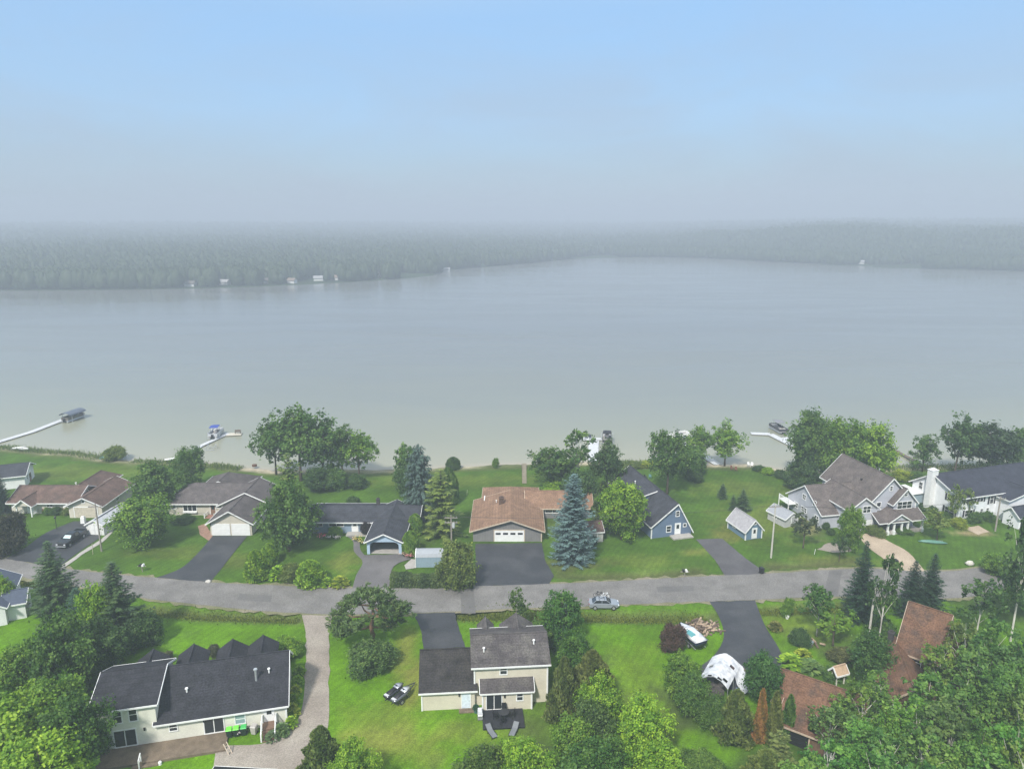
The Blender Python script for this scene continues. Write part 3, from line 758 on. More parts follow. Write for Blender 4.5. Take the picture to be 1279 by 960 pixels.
PL('thuja',752,660,600,26,(.06,.10,.028),'drooping yellow-green conifer left of the bright maple',W1)
PL('bluespruce',715,699,592,51,GB,'big silvery blue spruce beside the wide asphalt garage drive',W1)
PL('bush',741,682,668,12,(.05,.09,.07),'small blue-green bush against the little brown-roofed shed',BU)
PL('broad',776,673,596,60,G3,'bright green maple left of the steep-roofed blue cottage',W1)
PL('shade',833,617,538,54,G2,'dark shade tree on the lawn behind the blue cottage',W1)
PL('bush',862,592,556,44,G2,'sloping bush between the shade tree and the white dock',BU)
PL('bush',869,600,589,20,G4,'low dark bush on the lawn right of the shade tree',BU)
PL('tall',872,580,530,38,G1,'left tree of the pair on the shore right of the white dock',SH)
PL('tall',905,580,522,44,G1,'right taller tree of the pair on the shore right of the white dock',SH)
PL('smallspruce',902,622,603,16,GS,'small spruce alone on the lawn above the little blue shed',W1)
PL('smallspruce',927,636,610,21,GS,'larger young spruce behind the little blue shed',W1)
PL('smallspruce',915,637,617,13,GS,'smallest young spruce tucked behind the blue shed roof',W1)
PL('bush',949,588,580,16,G4,'low dark bush by the garden seats on the right shore',BU)
PL('bush',958,592,583,15,GBR,'bright green low bush by the sandy bank on the right shore',BU)
PL('bush',975,596,586,18,G4,'dark low bush at the sandy bank under the big trees',BU)
PL('broad',1010,600,512,66,G2,'big dark tree, leftmost of those behind the grey gabled house',SH)
PL('broad',1046,606,520,58,G1,'middle tree behind the ridge of the grey gabled house',SH)
PL('broad',1082,606,527,62,G3,'bright leafy tree, rightmost behind the grey gabled house',SH)
PL('bush',1000,608,572,46,G4,'dark undergrowth under the big trees left of the grey gabled house',BU)
PL('broad',1060,689,630,30,G1,'slim bushy tree covering the garage corner of the grey gabled house',W1)
PL('open',1003,684,640,34,(.06,.085,.035),'thin brownish sapling right of the roadside pole and grey shed',W1)
PL('open',1048,700,668,20,G4,'thin low shrub beside the gravel drive',W1)
PL('bush',1094,668,655,26,GOL,'bush at the foot of the grey house porch, left side',BU)
PL('bush',1128,664,656,24,G2,'bush at the foot of the grey house porch, right side',BU)
PL('open',1170,674,637,32,GOL,'olive tree on the lawn between the grey and the white house',W1)
PL('birch',1190,655,605,22,(.13,.19,.035),'yellow-green young birch at the corner of the white house',W1)
PL('birch',1208,650,608,16,(.13,.19,.05),'small pale birch in front of the white house windows',W1)
for i,(a,b,t,w,c) in enumerate([(1160,637,627,24,G4),(1180,650,638,22,G2),(1198,658,646,20,GY),(1216,650,637,26,G2),(1232,648,637,26,G2)]):
    PL('bush',a,b,t,w,c,['dark bush against the chimney wall of the white house','bush under the gable window of the white house','pale yellow-green bush at the corner of the white house','deep green bush under the front windows of the white house','deep green bush beside the entry of the white house'][i],BU)
PL('tall',1152,588,540,36,G2,'small shore tree at the left of the group behind the white house',SH)
PL('tall',1192,594,515,50,G4,'tall dark tree, highest behind the white house roof',SH)
PL('shade',1232,596,526,60,(.04,.075,.028),'wide tree behind the middle of the white house roof',SH)
PL('tall',1268,596,534,50,G2,'shore tree at the right edge behind the white house',SH)
PL('bush',1126,600,586,26,GY,'pale shrub by the dark dock beyond the grey gabled house',BU)
PL('bush',1144,602,588,24,G2,'green shrub on the bank left of the white chimney',BU)
for i,(a,b,t,w) in enumerate([(1008,640,633,10),(1014,646,638,10),(1022,652,644,11),(1030,660,651,11),(1037,667,659,11)]):
    PL('bush',a,b,t,w,G4,'dark green bush in the row along the grey house side wall',BU+' along the grey wall')
for i,(a,b,t,w,c) in enumerate([(790,582,574,26,GOL),(812,582,573,22,GY)]):
    PL('bush',a,b,t,w,c,['olive shore thicket behind the blue cottage','pale shore thicket left of the dark shade tree'][i],BU)
PL('bush',60,642,633,14,G2,'green bush left in the bed below the brown ranch windows',BU)
PL('bush',72,642,632,16,G4,'dark bush in the middle of the bed below the brown ranch windows',BU)
PL('bush',85,642,633,14,GOL,'olive bush by the garage of the brown ranch house',BU)
PL('bush',120,600,594,16,GBR,'low bright bush on the lawn behind the brown ranch house',BU)
PL('bush',228,650,642,30,G4,'low dark foundation bush under the bay window',BU)
# --- near side of the road
PL('spruce',72,764,676,58,GS,'tall dark spruce by the road at the far left',W2)
PL('broad',9,764,717,28,G3,'small bright tree on the lawn at the far left of the road',W2)
PL('spruce',104,800,734,52,(.035,.075,.045),'bluish spruce below the tall dark one at the left',W2)
PL('spruce',152,806,702,66,GS,'dark spruce on the right of the left-hand grove',W2)
PL('broad',127,812,728,44,G3,'bright leafy tree squeezed between the left-hand spruces',W2)
PL('bush',178,806,762,44,G4,'dark shrub at the lawn edge of the left-hand grove',BU)
PL('broad',84,880,764,84,G2,'wide dark tree in the middle of the left-hand grove',W2)
PL('broad',118,0,772,70,G4,'dark tree beside the left end of the long dark-roofed house',W2,h=8)
PL('broad',58,0,808,40,(.07,.07,.05),'pink-tinged lilac tree beside the white gable at the left edge',W2,h=5)
PL('broad',12,0,806,64,G1,'green tree below the white gable at the left edge',W2,h=8)
PL('broad',64,0,838,86,G1,'leafy tree above the bright lower left trees',W2,h=9)
PL('broad',22,0,856,110,G3,'big bright tree in the lower left corner',W2,h=10)
PL('broad',85,0,862,90,(.05,.11,.02),'large tree against the left wall of the long dark-roofed house',W2,h=10)
PL('broad',48,0,910,110,GBR,'yellow-green tree at the bottom edge in the lower left',W2,h=9)
PL('bush',118,0,905,40,G4,'dark bush at the bottom left corner of the wooden deck',BU,h=3)
PL('bush',360,818,794,38,G3,'bright bush at the far right end of the long dark roof',BU)
PL('bush',268,818,803,16,(.09,.10,.05),'dry brown shrub between the front gables of the long house',BU)
PL('bush',206,0,812,20,(.08,.09,.04),'sparse shrub by the second front gable of the long house',BU,h=1.5)
for i,(a,b,t,w,c) in enumerate([(374,842,831,18,G3),(372,855,843,16,GBR),(370,866,855,16,GY),(368,878,866,16,G3),(366,893,878,20,GY),(364,907,894,18,GBR),(352,918,903,22,(.12,.2,.07)),(341,923,912,20,(.10,.16,.07))]):
    PL('hosta',a,b,t,w,c,['bush at the top of the bed along the gravel drive','second bush down the bed along the gravel drive','yellow-green third bush down the bed along the gravel drive','hosta half way down the bed along the gravel drive','yellow hosta at the house corner by the gravel drive','bright hosta at the bend of the gravel drive','pale variegated hosta on the bend of the gravel drive','pale leafy plant beside the white porch steps'][i],BU)
PL('bush',303,912,903,16,G1,'small bush with pale flowers left of the white porch steps',BU)
PL('pine',465,803,729,86,(.062,.105,.028),'crooked open pine with bare trunk beside the gravel drive',W2,rz=.2)
PL('bush',466,834,796,62,(.08,.14,.035),'wide dark juniper spreading under the crooked pine',BU)
PL('cedar',399,0,902,50,(.085,.13,.03),'pointed cedar at the bottom edge beside the gravel drive',W2,h=6)
PL('broad',440,0,922,64,GBR,'bright leafy tree at the bottom edge right of the pointed cedar',W2,h=6)
PL('broad',601,0,928,70,(.08,.14,.025),'leafy tree at the bottom edge below the lounge chairs',W2,h=6)
PL('broad',655,0,915,74,G3,'taller bright tree at the bottom edge right of the lounge chairs',W2,h=7)
PL('birch',647,792,734,30,(.075,.13,.028),'slender pale-stemmed birch behind the roof of the beige house',W2)
PL('broad',702,806,737,52,(.055,.14,.022),'bright tree by the road right of the beige house',W2)
PL('spruce',705,812,752,24,(.035,.07,.045),'small bluish spruce in front of the bright roadside tree',W2)
PL('bush',672,806,776,40,G2,'green shrub peeking over the beige house roof',BU)
PL('broad',716,842,786,52,(.06,.14,.02),'leafy tree at the right end of the beige house roof',W2)
PL('cedar',738,890,808,62,(.10,.125,.032),'olive-brown cedar in the tree row right of the beige house',W2)
PL('cedar',704,900,818,40,(.085,.115,.03),'olive cedar touching the wall corner of the beige house',W2)
PL('broad',748,0,842,60,G3,'bright tree below the olive cedar in the tree row',W2,h=7)
PL('broad',742,0,868,64,(.06,.11,.025),'leafy tree in the middle of the tree row right of the beige house',W2,h=7)
PL('broad',718,0,893,60,G1,'tree low in the tree row, left side',W2,h=6)
PL('broad',806,0,868,76,GBR,'very bright tree at the bottom standing out into the lawn',W2,h=8)
PL('broad',745,0,920,90,(.055,.13,.022),'tree at the bottom edge under the tree row',W2,h=7)
PL('broad',822,0,922,80,G3,'leafy tree at the bottom edge below the brightest tree',W2,h=7)
PL('bush',880,0,935,60,(.09,.16,.025),'tall rough bush at the bottom edge of the bright lawn',BU,h=2)
# around the tarp shelter
PL('broad',851,872,814,48,G1,'round dense bush-tree left of the torn white tarp shelter',W2)
PL('broad',866,896,840,46,G2,'dark bush-tree below the first at the tarp shelter',W2)
PL('bush',890,908,868,40,G2,'dark bush in front of the torn white tarp shelter',BU)
PL('cedar',917,922,858,44,(.09,.125,.03),'olive rounded cedar left of the orange dying one',W2)
PL('broad',950,884,811,48,(.05,.13,.03),'round green tree between tarp shelter and brown hipped roof',W2)
PL('thuja',948,926,859,16,ORG,'dying orange columnar cedar',W2)
PL('thuja',965,930,862,20,(.10,.12,.03),'olive columnar cedar, middle of the three columns',W2)
PL('thuja',983,922,866,18,(.06,.125,.025),'green columnar cedar nearest the brown hipped roof',W2)
PL('thuja',1010,933,900,9,(.03,.07,.02),'thin dark columnar shrub by the dark doorway',BU)
PL('bush',841,812,778,32,RED,'reddish-brown shrub leaning over the covered boat',BU)
PL('larch',975,0,912,40,(.10,.13,.035),'dry olive conifer at the bottom below the columnar cedars',W2,h=5)
PL('cedar',960,0,930,50,(.10,.14,.03),'olive bush tree at the bottom edge below the columnar cedars',W2,h=4)
# garden right of the blue-grey drive
PL('bush',983,768,745,18,G1,'small round bush at the road right of the blue-grey drive',BU)
PL('birch',1020,794,728,44,(.055,.13,.025),'airy leafy tree in the garden by the road',W2)
PL('open',1040,806,756,44,G1,'thin leafy tree in the garden behind the garden bench',W2)
PL('bush',1000,806,784,26,(.06,.12,.035),'shrub in the garden beside the metal tub',BU)
PL('hosta',968,786,776,20,(.16,.17,.04),'yellow and red-tinged plant on the lawn by the drive',BU)
PL('hosta',988,830,817,34,GBR,'bright hosta bed plant at the corner of the brown hipped roof',BU)
PL('hosta',1012,836,824,34,(.13,.22,.06),'pale hosta bed plant behind the brown hipped roof',BU)
PL('hosta',1003,820,810,22,GY,'yellow-green hosta beside the metal tub',BU)
PL('bush',1040,848,830,24,G2,'dark shrub beside the little wooden shelter',BU)
PL('bush',1055,826,806,36,(.11,.12,.04),'rust and olive shrub in the garden',BU)
PL('spruce',1072,772,676,42,(.02,.05,.024),'dark spruce in front of the gravel drive mouth',W2)
PL('birch',1096,812,692,42,(.05,.10,.028),'tall aspen beside the bare roadside trunk right of the dark spruce',W2)
PL('spruce',1136,768,700,38,(.02,.045,.022),'left spruce of the pair behind the steep rust roof',W2)
PL('spruce',1158,768,691,36,(.02,.045,.022),'right spruce of the pair behind the steep rust roof',W2)
PL('bush',1098,800,772,40,G2,'shrub left of the steep rust roof',BU)
PL('bush',1182,790,765,40,G1,'shrub right of the steep rust roof by the road',BU)
PL('broad',1084,856,788,56,(.05,.115,.024),'rounded tree between the two rust-roofed houses',W2)
PL('birch',1262,800,648,58,(.05,.10,.03),'tall white-trunked birch at the right edge by the road end',W2)
PL('birch',1218,800,716,54,(.055,.115,.028),'birch by the road end left of the tallest right-hand birch',W2)
PL('broad',1285,770,690,60,G2,'tree at the right edge behind the tall white-trunked birch',W2)
PL('bush',1246,720,690,36,G1,'bush beyond the road end at the right',BU)
PL('birch',1100,0,838,46,(.10,.19,.035),'leafy birch in front of the lower roof wing of the steep rust-roofed house',W2,h=7)
PL('birch',1058,0,868,44,(.11,.2,.035),'leafy birch between the little wooden shelter and the rust roofs',W2,h=6)
# the wood, lower right: crowns seen from above, every one a tree
rw = random.Random(23)
wood = [(1205,772,10,50),(1243,770,11,56),(1278,790,11,60),(1180,800,9,50),(1222,806,10,56),(1262,822,11,60),(1168,838,9,52),(1205,842,10,58),(1245,856,10,60),(1285,858,10,60),(1085,856,8,52),(1120,878,8,44),
        (1150,868,9,56),(1188,880,10,60),(1228,894,10,62),(1270,902,10,62),(1046,880,7,52),(1078,896,8,56),(1112,908,8,54),(1158,908,9,60),(1205,926,9,62),(1250,936,9,64),(1035,918,7,56),(1066,930,7,58),(1100,938,8,60),
        (1145,942,8,60),(1185,952,8,62),(1225,962,8,64),(1275,955,9,64),(1010,950,6,56),(1045,962,6,58),(1295,920,10,60),(1085,972,7,60),(1130,980,7,62),(1010,985,6,56)]
for i, (a, t, h, w) in enumerate(wood):
    k = 'birch' if i % 3 != 2 else 'tall'
    PL(k, a + rw.uniform(-5,5), 0, t + rw.uniform(-5,5), w*1.12, (rw.uniform(.08,.125), rw.uniform(.165,.235), rw.uniform(.03,.045)), 'leafy tree in the dense wood filling the lower right corner', W3, h=h)
# ------------------------------------------------------------------ buildings
def shingle(name, col, streak=None):
    return mat(name, col, .92, var=.24, scale=.8, fine=.36, fscale=5.5, lines=(2, 6.0, .22), bump=.35, tint=streak and (streak, .55), spec=.15)
def siding(name, col, n=5.5, dep=.2): return mat(name, col, .65, var=.07, scale=.8, lines=(2, n, dep), fine=.05, fscale=6)

class House:
    def __init__(s, name, label, cat, loc, rot, wallm, roofm, trimm=None, group='houses of the lakeside street'):
        s.root = empty(name, (loc[0], loc[1], float(ground_h(np.array([loc[0]]), np.array([loc[1]]))[0])), R(rot), label, cat, group)
        s.wallm, s.roofm, s.trimm = wallm, roofm, trimm or WHITE
        s.w = MB(); s.r = MB(); s.t = MB(); s.n = 0
    def gable(s, x0, x1, y0, y1, ze, zr, axis='x', ov=.45, hip=(0,0), z0=-.3, mid=None, wall=True, rake=True, zb=None, th=.16, eps=None, sides=True, rb=None):
        """a wing: walls x0..x1, y0..y1 up to ze, ridge at zr along axis; hip pulls the ridge ends in; zb: eave height on the far side"""
        rf = rb if rb is not None else s.r
        s.n += 1; e = .004*s.n if eps is None else eps      # no two wings share a plane
        x0 -= e; x1 += e; y0 -= e; y1 += e; zr += e
        a0, a1, b0, b1 = (x0, x1, y0, y1) if axis == 'x' else (y0, y1, x0, x1)
        m = (b0+b1)/2 if mid is None else mid
        zb_ = ze if zb is None else zb
        sl0 = (zr-ze)/(m-b0); sl1 = (zr-zb_)/(b1-m)
        h0, h1 = hip
        c0 = (b0-ov, ze-ov*sl0); c1 = (b1+ov, zb_-ov*sl1)
        def pt(a, b, z): return (a, b, z) if axis == 'x' else (b, a, z)
        if wall:
            poly = [(b0, z0), (b1, z0), (b1, zb_), (m, zr), (b0, ze)]
            if h0 or h1: poly = [(b0,z0),(b1,z0),(b1,min(zb_,ze)),(b0,min(zb_,ze))]
            s.w.prism([(p, q - (.05 if q > z0 else 0)) for p, q in poly], axis, a0, a1)
        o0 = a0-ov; o1 = a1+ov
        E0, E1, E2, E3 = pt(o0,*c0), pt(o1,*c0), pt(o1,*c1), pt(o0,*c1)
        R0, R1 = pt(a0-ov+h0 if h0 else o0, m, zr), pt(a1+ov-h1 if h1 else o1, m, zr)
        dn = lambda p: (p[0], p[1], p[2]-th)
        top = [E0,E1,E2,E3,R0,R1]; low = [dn(p) for p in top]
        F = [(0,1,5,4),(2,3,4,5),(6,10,11,7),(8,11,10,9),(0,6,7,1),(2,8,9,3)]
        F += [(3,0,4),(9,10,6),(3,9,6,0)] if h0 else [(0,4,10,6),(4,3,9,10)]
        F += [(1,2,5),(7,11,8),(1,7,8,2)] if h1 else [(1,7,11,5),(5,11,8,2)]
        rf.add(top+low, F)
        # fascia boards and rakes
        def fb(p, q): s.t.bar((p[0],p[1],p[2]-th*.55), (q[0],q[1],q[2]-th*.55), .06, th*1.25)
        if rake:
            off = .035
            sh = lambda p, da, db: (p[0]+(da if axis=='x' else db), p[1]+(db if axis=='x' else da), p[2])
            fb(sh(E0,0,-off), sh(E1,0,-off)); fb(sh(E3,0,off), sh(E2,0,off))
            if not sides: pass
            elif not h0: fb(sh(E0,-off,0), sh(R0,-off,0)); fb(sh(R0,-off,0), sh(E3,-off,0))
            else: fb(sh(E0,-off,0), sh(E3,-off,0))
            if not sides: pass
            elif not h1: fb(sh(E1,off,0), sh(R1,off,0)); fb(sh(R1,off,0), sh(E2,off,0))
            else: fb(sh(E1,off,0), sh(E2,off,0))
        # ridge cap
        if not (h0 and h1): rf.bar((R0[0],R0[1],R0[2]+.01),(R1[0],R1[1],R1[2]+.01), .22, .06)
    def shed(s, x0, x1, y0, y1, zlo, zhi, ov=.3, z0=-.3, wall=True, axis='y', th=.14):
        """single slope: low at y0, high at y1"""
        s.n += 1; e = .004*s.n
        x0 -= e; x1 += e; y0 -= e; zhi += e
        sl = (zhi-zlo)/(y1-y0)
        if wall: s.w.prism([(y0,z0),(y1,z0),(y1,zhi-.06),(y0,zlo-.06)], 'x', x0, x1)
        a = [(x0-ov,y0-ov,zlo-ov*sl),(x1+ov,y0-ov,zlo-ov*sl),(x1+ov,y1,zhi),(x0-ov,y1,zhi)]
        b = [(p[0],p[1],p[2]-th) for p in a]
        s.r.add(a+b, [(0,1,2,3),(7,6,5,4),(0,4,5,1),(1,5,6,2),(2,6,7,3),(3,7,4,0)])
        s.t.bar((a[0][0],a[0][1]-.035,a[0][2]-th*.5),(a[1][0],a[1][1]-.035,a[1][2]-th*.5),.06,th*1.2)
        s.t.bar((a[0][0]-.035,a[0][1],a[0][2]-th*.5),(a[3][0]-.035,a[3][1],a[3][2]-th*.5),.06,th*1.2)
        s.t.bar((a[1][0]+.035,a[1][1],a[1][2]-th*.5),(a[2][0]+.035,a[2][1],a[2][2]-th*.5),.06,th*1.2)
    def on_wall(s, name, mb, m, x, y, z, ang=0):
        o = mb.build(name, m, s.root); o.location = (x, y, z); o.rotation_euler = (0,0,R(ang)); return o
    def window(s, x, y, z, w, h, ang=0, mul=1, shut=None, frame=None, sash=True, glass=None):
        """glass is the part, its frame a sub-part; z is the centre; ang 0 looks to local -Y"""
        g = MB(); g.box(-w/2, w/2, -.03, .05, -h/2, h/2)
        o = s.on_wall('window', g, glass or GLASS, x, y, z, ang)
        f = MB(); t = .11
        f.box(-w/2-t, w/2+t, -.075, .0, h/2, h/2+t); f.box(-w/2-t, w/2+t, -.095, .0, -h/2-t, -h/2)
        f.box(-w/2-t, -w/2, -.07, .0, -h/2, h/2); f.box(w/2, w/2+t, -.07, .0, -h/2, h/2)
        for i in range(1, mul): f.box(-w/2+w*i/mul-.045, -w/2+w*i/mul+.045, -.065, -.035, -h/2, h/2)
        if sash:
            for i in range(mul): f.box(-w/2+w*i/mul+(.045 if i else 0), -w/2+w*(i+1)/mul-(.045 if i < mul-1 else 0), -.06, -.034, -.035, .035)
        f.build('frame', frame or WHITE, o)
        if shut:
            for sg in (-1, 1):
                b = MB(); b.cbox((sg*(w/2+t+.24), -.03, 0), (.4, .06, h+.2)); b.build('shutter', shut, o)
        return o
    def patio(s, x, y, z, w=1.9, h=2.05, ang=0):
        o = s.window(x, y, z+h/2, w, h, ang, mul=2, sash=False); o.name = 'sliding_door'
        return o
    def door(s, x, y, z, w=.95, h=2.05, ang=0, m=None, glazed=True, name='door'):
        g = MB(); g.box(-w/2, w/2, -.06, .05, 0, h); o = s.on_wall(name, g, m or WHITE, x, y, z, ang)
        if glazed: g = MB(); g.box(-w*.28, w*.28, -.075, -.05, h*.52, h*.9); g.build('pane', GLASS, o)
        k = MB(); k.sphere((w*.38, -.1, h*.47), .05, 6, 4); k.build('handle', STEEL, o)
        f = MB(); t = .12; f.box(-w/2-t, w/2+t, -.08, 0, h, h+t); f.box(-w/2-t, -w/2, -.08, 0, 0, h); f.box(w/2, w/2+t, -.08, 0, 0, h); f.build('frame', WHITE, o)
        return o
    def garage_door(s, x, y, w, h=2.15, ang=0, m=None, panes=0, z=0):
        g = MB(); n = 4
        for i in range(n): g.box(-w/2, w/2, -.07, .04, h*i/n+.012, h*(i+1)/n-.012)
        g.box(-w/2+.02, w/2-.02, -.03, .04, .005, h-.02)
        o = s.on_wall('garage_door', g, m or WHITE, x, y, z, ang)
        for i in range(panes):
            q = MB(); c = -w/2 + w*(i+.5)/panes; q.box(c-w/panes*.34, c+w/panes*.34, -.085, -.06, h*.62, h*.80); q.build('pane', GLASS, o)
        f = MB(); t = .14; f.box(-w/2-t, w/2+t, -.09, 0, h, h+t); f.box(-w/2-t, -w/2, -.09, 0, 0, h); f.box(w/2, w/2+t, -.09, 0, 0, h); f.build('frame', s.trimm, o)
        return o
    def corner(s, x, y, z0, z1): s.t.box(x-.09, x+.09, y-.09, y+.09, z0, z1)
    def chimney(s, x, y, z0, z1, w=.7, d=.6, m=None):
        c = MB(); c.box(x-w/2,x+w/2,y-d/2,y+d/2,z0,z1); c.box(x-w/2-.07,x+w/2+.07,y-d/2-.07,y+d/2+.07,z1,z1+.12); c.box(x-w*.25,x+w*.25,y-d*.25,y+d*.25,z1+.12,z1+.38)
        return c.build('chimney', m, s.root)
    def pipe(s, x, y, z, h=.6, r=.07, m=None, cap=True):
        c = MB(); c.tube([(x,y,z-.3),(x,y,z+h)], r, 8)
        if cap: c.tube([(x,y,z+h),(x,y,z+h+.12)], [r*1.9, r*1.6], 8)
        return c.build('vent_pipe', m or STEEL, s.root)
    def lamp(s, x, y, z):
        c = MB(); c.box(x-.08,x+.08,y-.16,y,z-.14,z+.14); c.box(x-.1,x+.1,y-.18,y,z+.14,z+.18); return c.build('wall_lamp', BLACK, s.root)
    def box_part(s, name, m, *b):
        c = MB(); c.box(*b); return c.build(name, m, s.root)
    def done(s):
        s.w.build('wall', s.wallm, s.root); s.roof = s.r.build('roof', s.roofm, s.root)
        if s.t.v: s.t.build('fascia', s.trimm, s.root)
        return s

WOODM = mat('weathered_deck', (.16,.122,.085), .85, var=.25, scale=1.2, fine=.2, fscale=8, lines=(0, 7, .25))
CONC = mat('concrete', (.36,.34,.31), .9, var=.12, scale=1.5, fine=.1, fscale=12)
BEIGE = siding('beige_siding', (.60,.55,.44)); CREAM = siding('cream_siding', (.68,.665,.57))
CHAR = shingle('charcoal_shingles', (.030,.030,.036)); CHARB = shingle('charcoal_brown_shingles', (.075,.066,.066), (.12,.11,.10))
BROWNR = shingle('brown_shingles', (.13,.085,.07), (.09,.065,.055)); TAN = shingle('tan_shingles', (.225,.138,.09), (.195,.12,.078)); GREYR = shingle('grey_brown_shingles', (.105,.092,.09), (.085,.075,.074))
RUST = shingle('rust_shingles', (.15,.082,.052), (.08,.056,.044)); SLATE = shingle('slate_shingles', (.048,.05,.06)); TAUPE = shingle('taupe_shingles', (.125,.105,.097), (.10,.085,.08))

# ---- beige two-storey house, near side, centre
yI = P(682,879).y
h = House('house','beige two-storey house with attached single-storey garage and black back deck','house',(-4.45,yI-.15),4.5,BEIGE,CHARB)
h.gable(0,8.7,0,7.6,5.45,7.0,'x',ov=.4,sides=False)
gr = MB(); h.gable(-6.25,-.02,-.5,6.6,2.75,5.15,'x',ov=.35,mid=4.0,zb=3.5,sides=False,rb=gr)
gr.build('garage_roof', shingle('black_brown_shingles', (.034,.031,.031), (.05,.045,.042)), h.root)['label'] = 'darker garage roof'
h.shed(.9,6.7,-1.15,0,2.75,3.55,ov=.3)
# front gables toward the road
h.gable(.9,2.5,5.0,9.6,4.95,5.75,'y',ov=.3,rake=False); h.gable(3.9,7.6,5.0,9.6,4.8,6.1,'y',ov=.35,rake=False)
h.window(3.45,0,4.55,.75,.95); h.window(5.3,-1.15,1.75,.65,.95); h.patio(2.25,-1.155,.25,1.75,2.1); h.lamp(3.5,-1.15,1.9)
h.door(-1.05,-.5,.1,.95,2.1,glazed=False,m=mat('pale_blue_door',(.62,.70,.76),.5)); h.lamp(-1.85,-.5,1.9)
h.pipe(1.2,1.6,6.05,.5,.09,WHITE); h.pipe(7.3,2.3,6.35,.5,.09,WHITE)
for x, y, z in ((.0,0,5.3),(8.7,0,5.3),(.9,-1.15,2.6),(6.7,-1.15,2.6),(-6.25,-.5,2.6)): h.corner(x,y,-.2,z)
h.done(); hI = h
hI.roof['label'] = 'dark weathered shingle roof with white vent pipes'
mI = hI.root.matrix_basis.copy(); hI_M = Matrix.Translation(hI.root.location) @ Matrix.Rotation(R(4.5), 4, 'Z')
def atI(x, y, z=0): return hI_M @ Vector((x, y, z))

# ---- long white house, near side, left
h = House('house','long white house with a black roof, four front gables and a brown plank deck','house',(-45.2,67.0),13.6,CREAM,CHAR)
h.gable(0,6.3,.5,9.6,5.2,6.35,'x',ov=.35,mid=5.9,zb=4.6)
h.gable(6.3,19.9,.5,9.6,2.75,6.0,'x',ov=.35,mid=5.9,zb=3.2)
for x in (3.6,8.3,12.9,16.6): h.gable(x-1.45,x+1.45,6.6,11.9,3.65,4.65,'y',ov=.4,rake=False)
h.window(2.5,.5,4.1,.75,1.55); h.window(4.05,.5,4.1,.75,1.55); h.patio(3.0,.495,.35,2.15,1.95); h.window(7.9,.5,1.75,.75,.8)
h.patio(12.1,.495,.35,2.0,2.05); h.window(14.9,.5,1.55,1.0,1.15,glass=mat('curtained_glass',(.25,.35,.34),.25,var=.1)); h.lamp(5.0,.5,2.1); h.lamp(11.1,.5,2.0)
h.door(18.05,.5,.6,.95,1.95)
h.pipe(9.1,3.0,4.3,.35,.1,WHITE); h.pipe(16.6,3.2,4.45,1.3,.13); h.pipe(18.0,3.8,4.7,.5,.09,WHITE)
for x, z in ((0,5.0),(19.9,2.6)): h.corner(x,.5,-.2,z)
h.window(19.9,5.0,1.9,1.0,1.2,90)
h.done(); hH = h
hH_M = Matrix.Translation(h.root.location) @ Matrix.Rotation(R(13.6), 4, 'Z')
def atH(x, y, z=0): return hH_M @ Vector((x, y, z))
# deck and steps belong to the house
d = MB(); d.box(.2,13.6,-2.6,.42,-.2,.26); h_ = d.build('deck', WOODM, h.root)
d = MB(); d.box(4.3,6.9,-3.1,-2.62,-.2,.12); d.build('deck_step', WOODM, h.root)
st = MB(); st.box(17.3,18.8,-.9,.46,-.1,.72); 
for i in range(4): st.box(17.4,18.7,-1.2-.3*i,-.91-.3*i,-.1,.56-.17*i)
h_ = st.build('porch_steps', mat('brown_steps',(.16,.10,.07),.8), h.root)
for sx in (17.3,18.8):
    rl = MB()
    for y, z in ((.3,.72),(-.85,.72),(-2.0,.05)): rl.box(sx-.07,sx+.07,y-.07,y+.07,z-.1,z+1.05)
    rl.bar((sx,.3,1.7),(sx,-.85,1.7),.08,.1); rl.bar((sx,-.85,1.7),(sx,-2.0,1.02),.08,.1); rl.bar((sx,.3,.95),(sx,-.85,.95),.05,.07); rl.bar((sx,-.85,.95),(sx,-2.0,.3),.05,.07)
    for i in range(5): rl.box(sx-.025,sx+.025,-.6+.2*i-.025,-.6+.2*i+.025,.95,1.7)
    for i in range(5): rl.box(sx-.025,sx+.025,-1.05-.2*i-.025,-1.05-.2*i+.025,.85-.12*i,1.6-.12*i)
    rl.build('stair_railing', WHITE, h_)
# white outhouse gable at far left edge, near side
q = P(20,0+815,0)
h = House('house','white house gable with dark roof at the left edge, mostly hidden by trees','house',(-75.5,91.5),24,siding('white_siding',(.72,.72,.70)),mat('slate_blue_shingles',(.07,.085,.12),.9,var=.12))
h.gable(-3.4,3.4,0,10,3.0,5.0,'y',ov=.4); h.gable(3.0,5.6,1.0,5.0,2.7,3.8,'x',ov=.3); h.window(0,0,1.6,1.,1.2); h.done()
# dark hipped roof of a shed at the bottom edge
h = House('shed','low shed with a dark hipped roof cut by the bottom edge below the gravel drive','shed',(-27.4,60.4),-4,CREAM,CHAR,group='outbuildings')
h.gable(-3.0,3.0,-2.2,2.2,2.3,3.5,'x',ov=.3,hip=(2.2,2.2)); h.door(0,-2.2,0,.9,2.0); h.done()

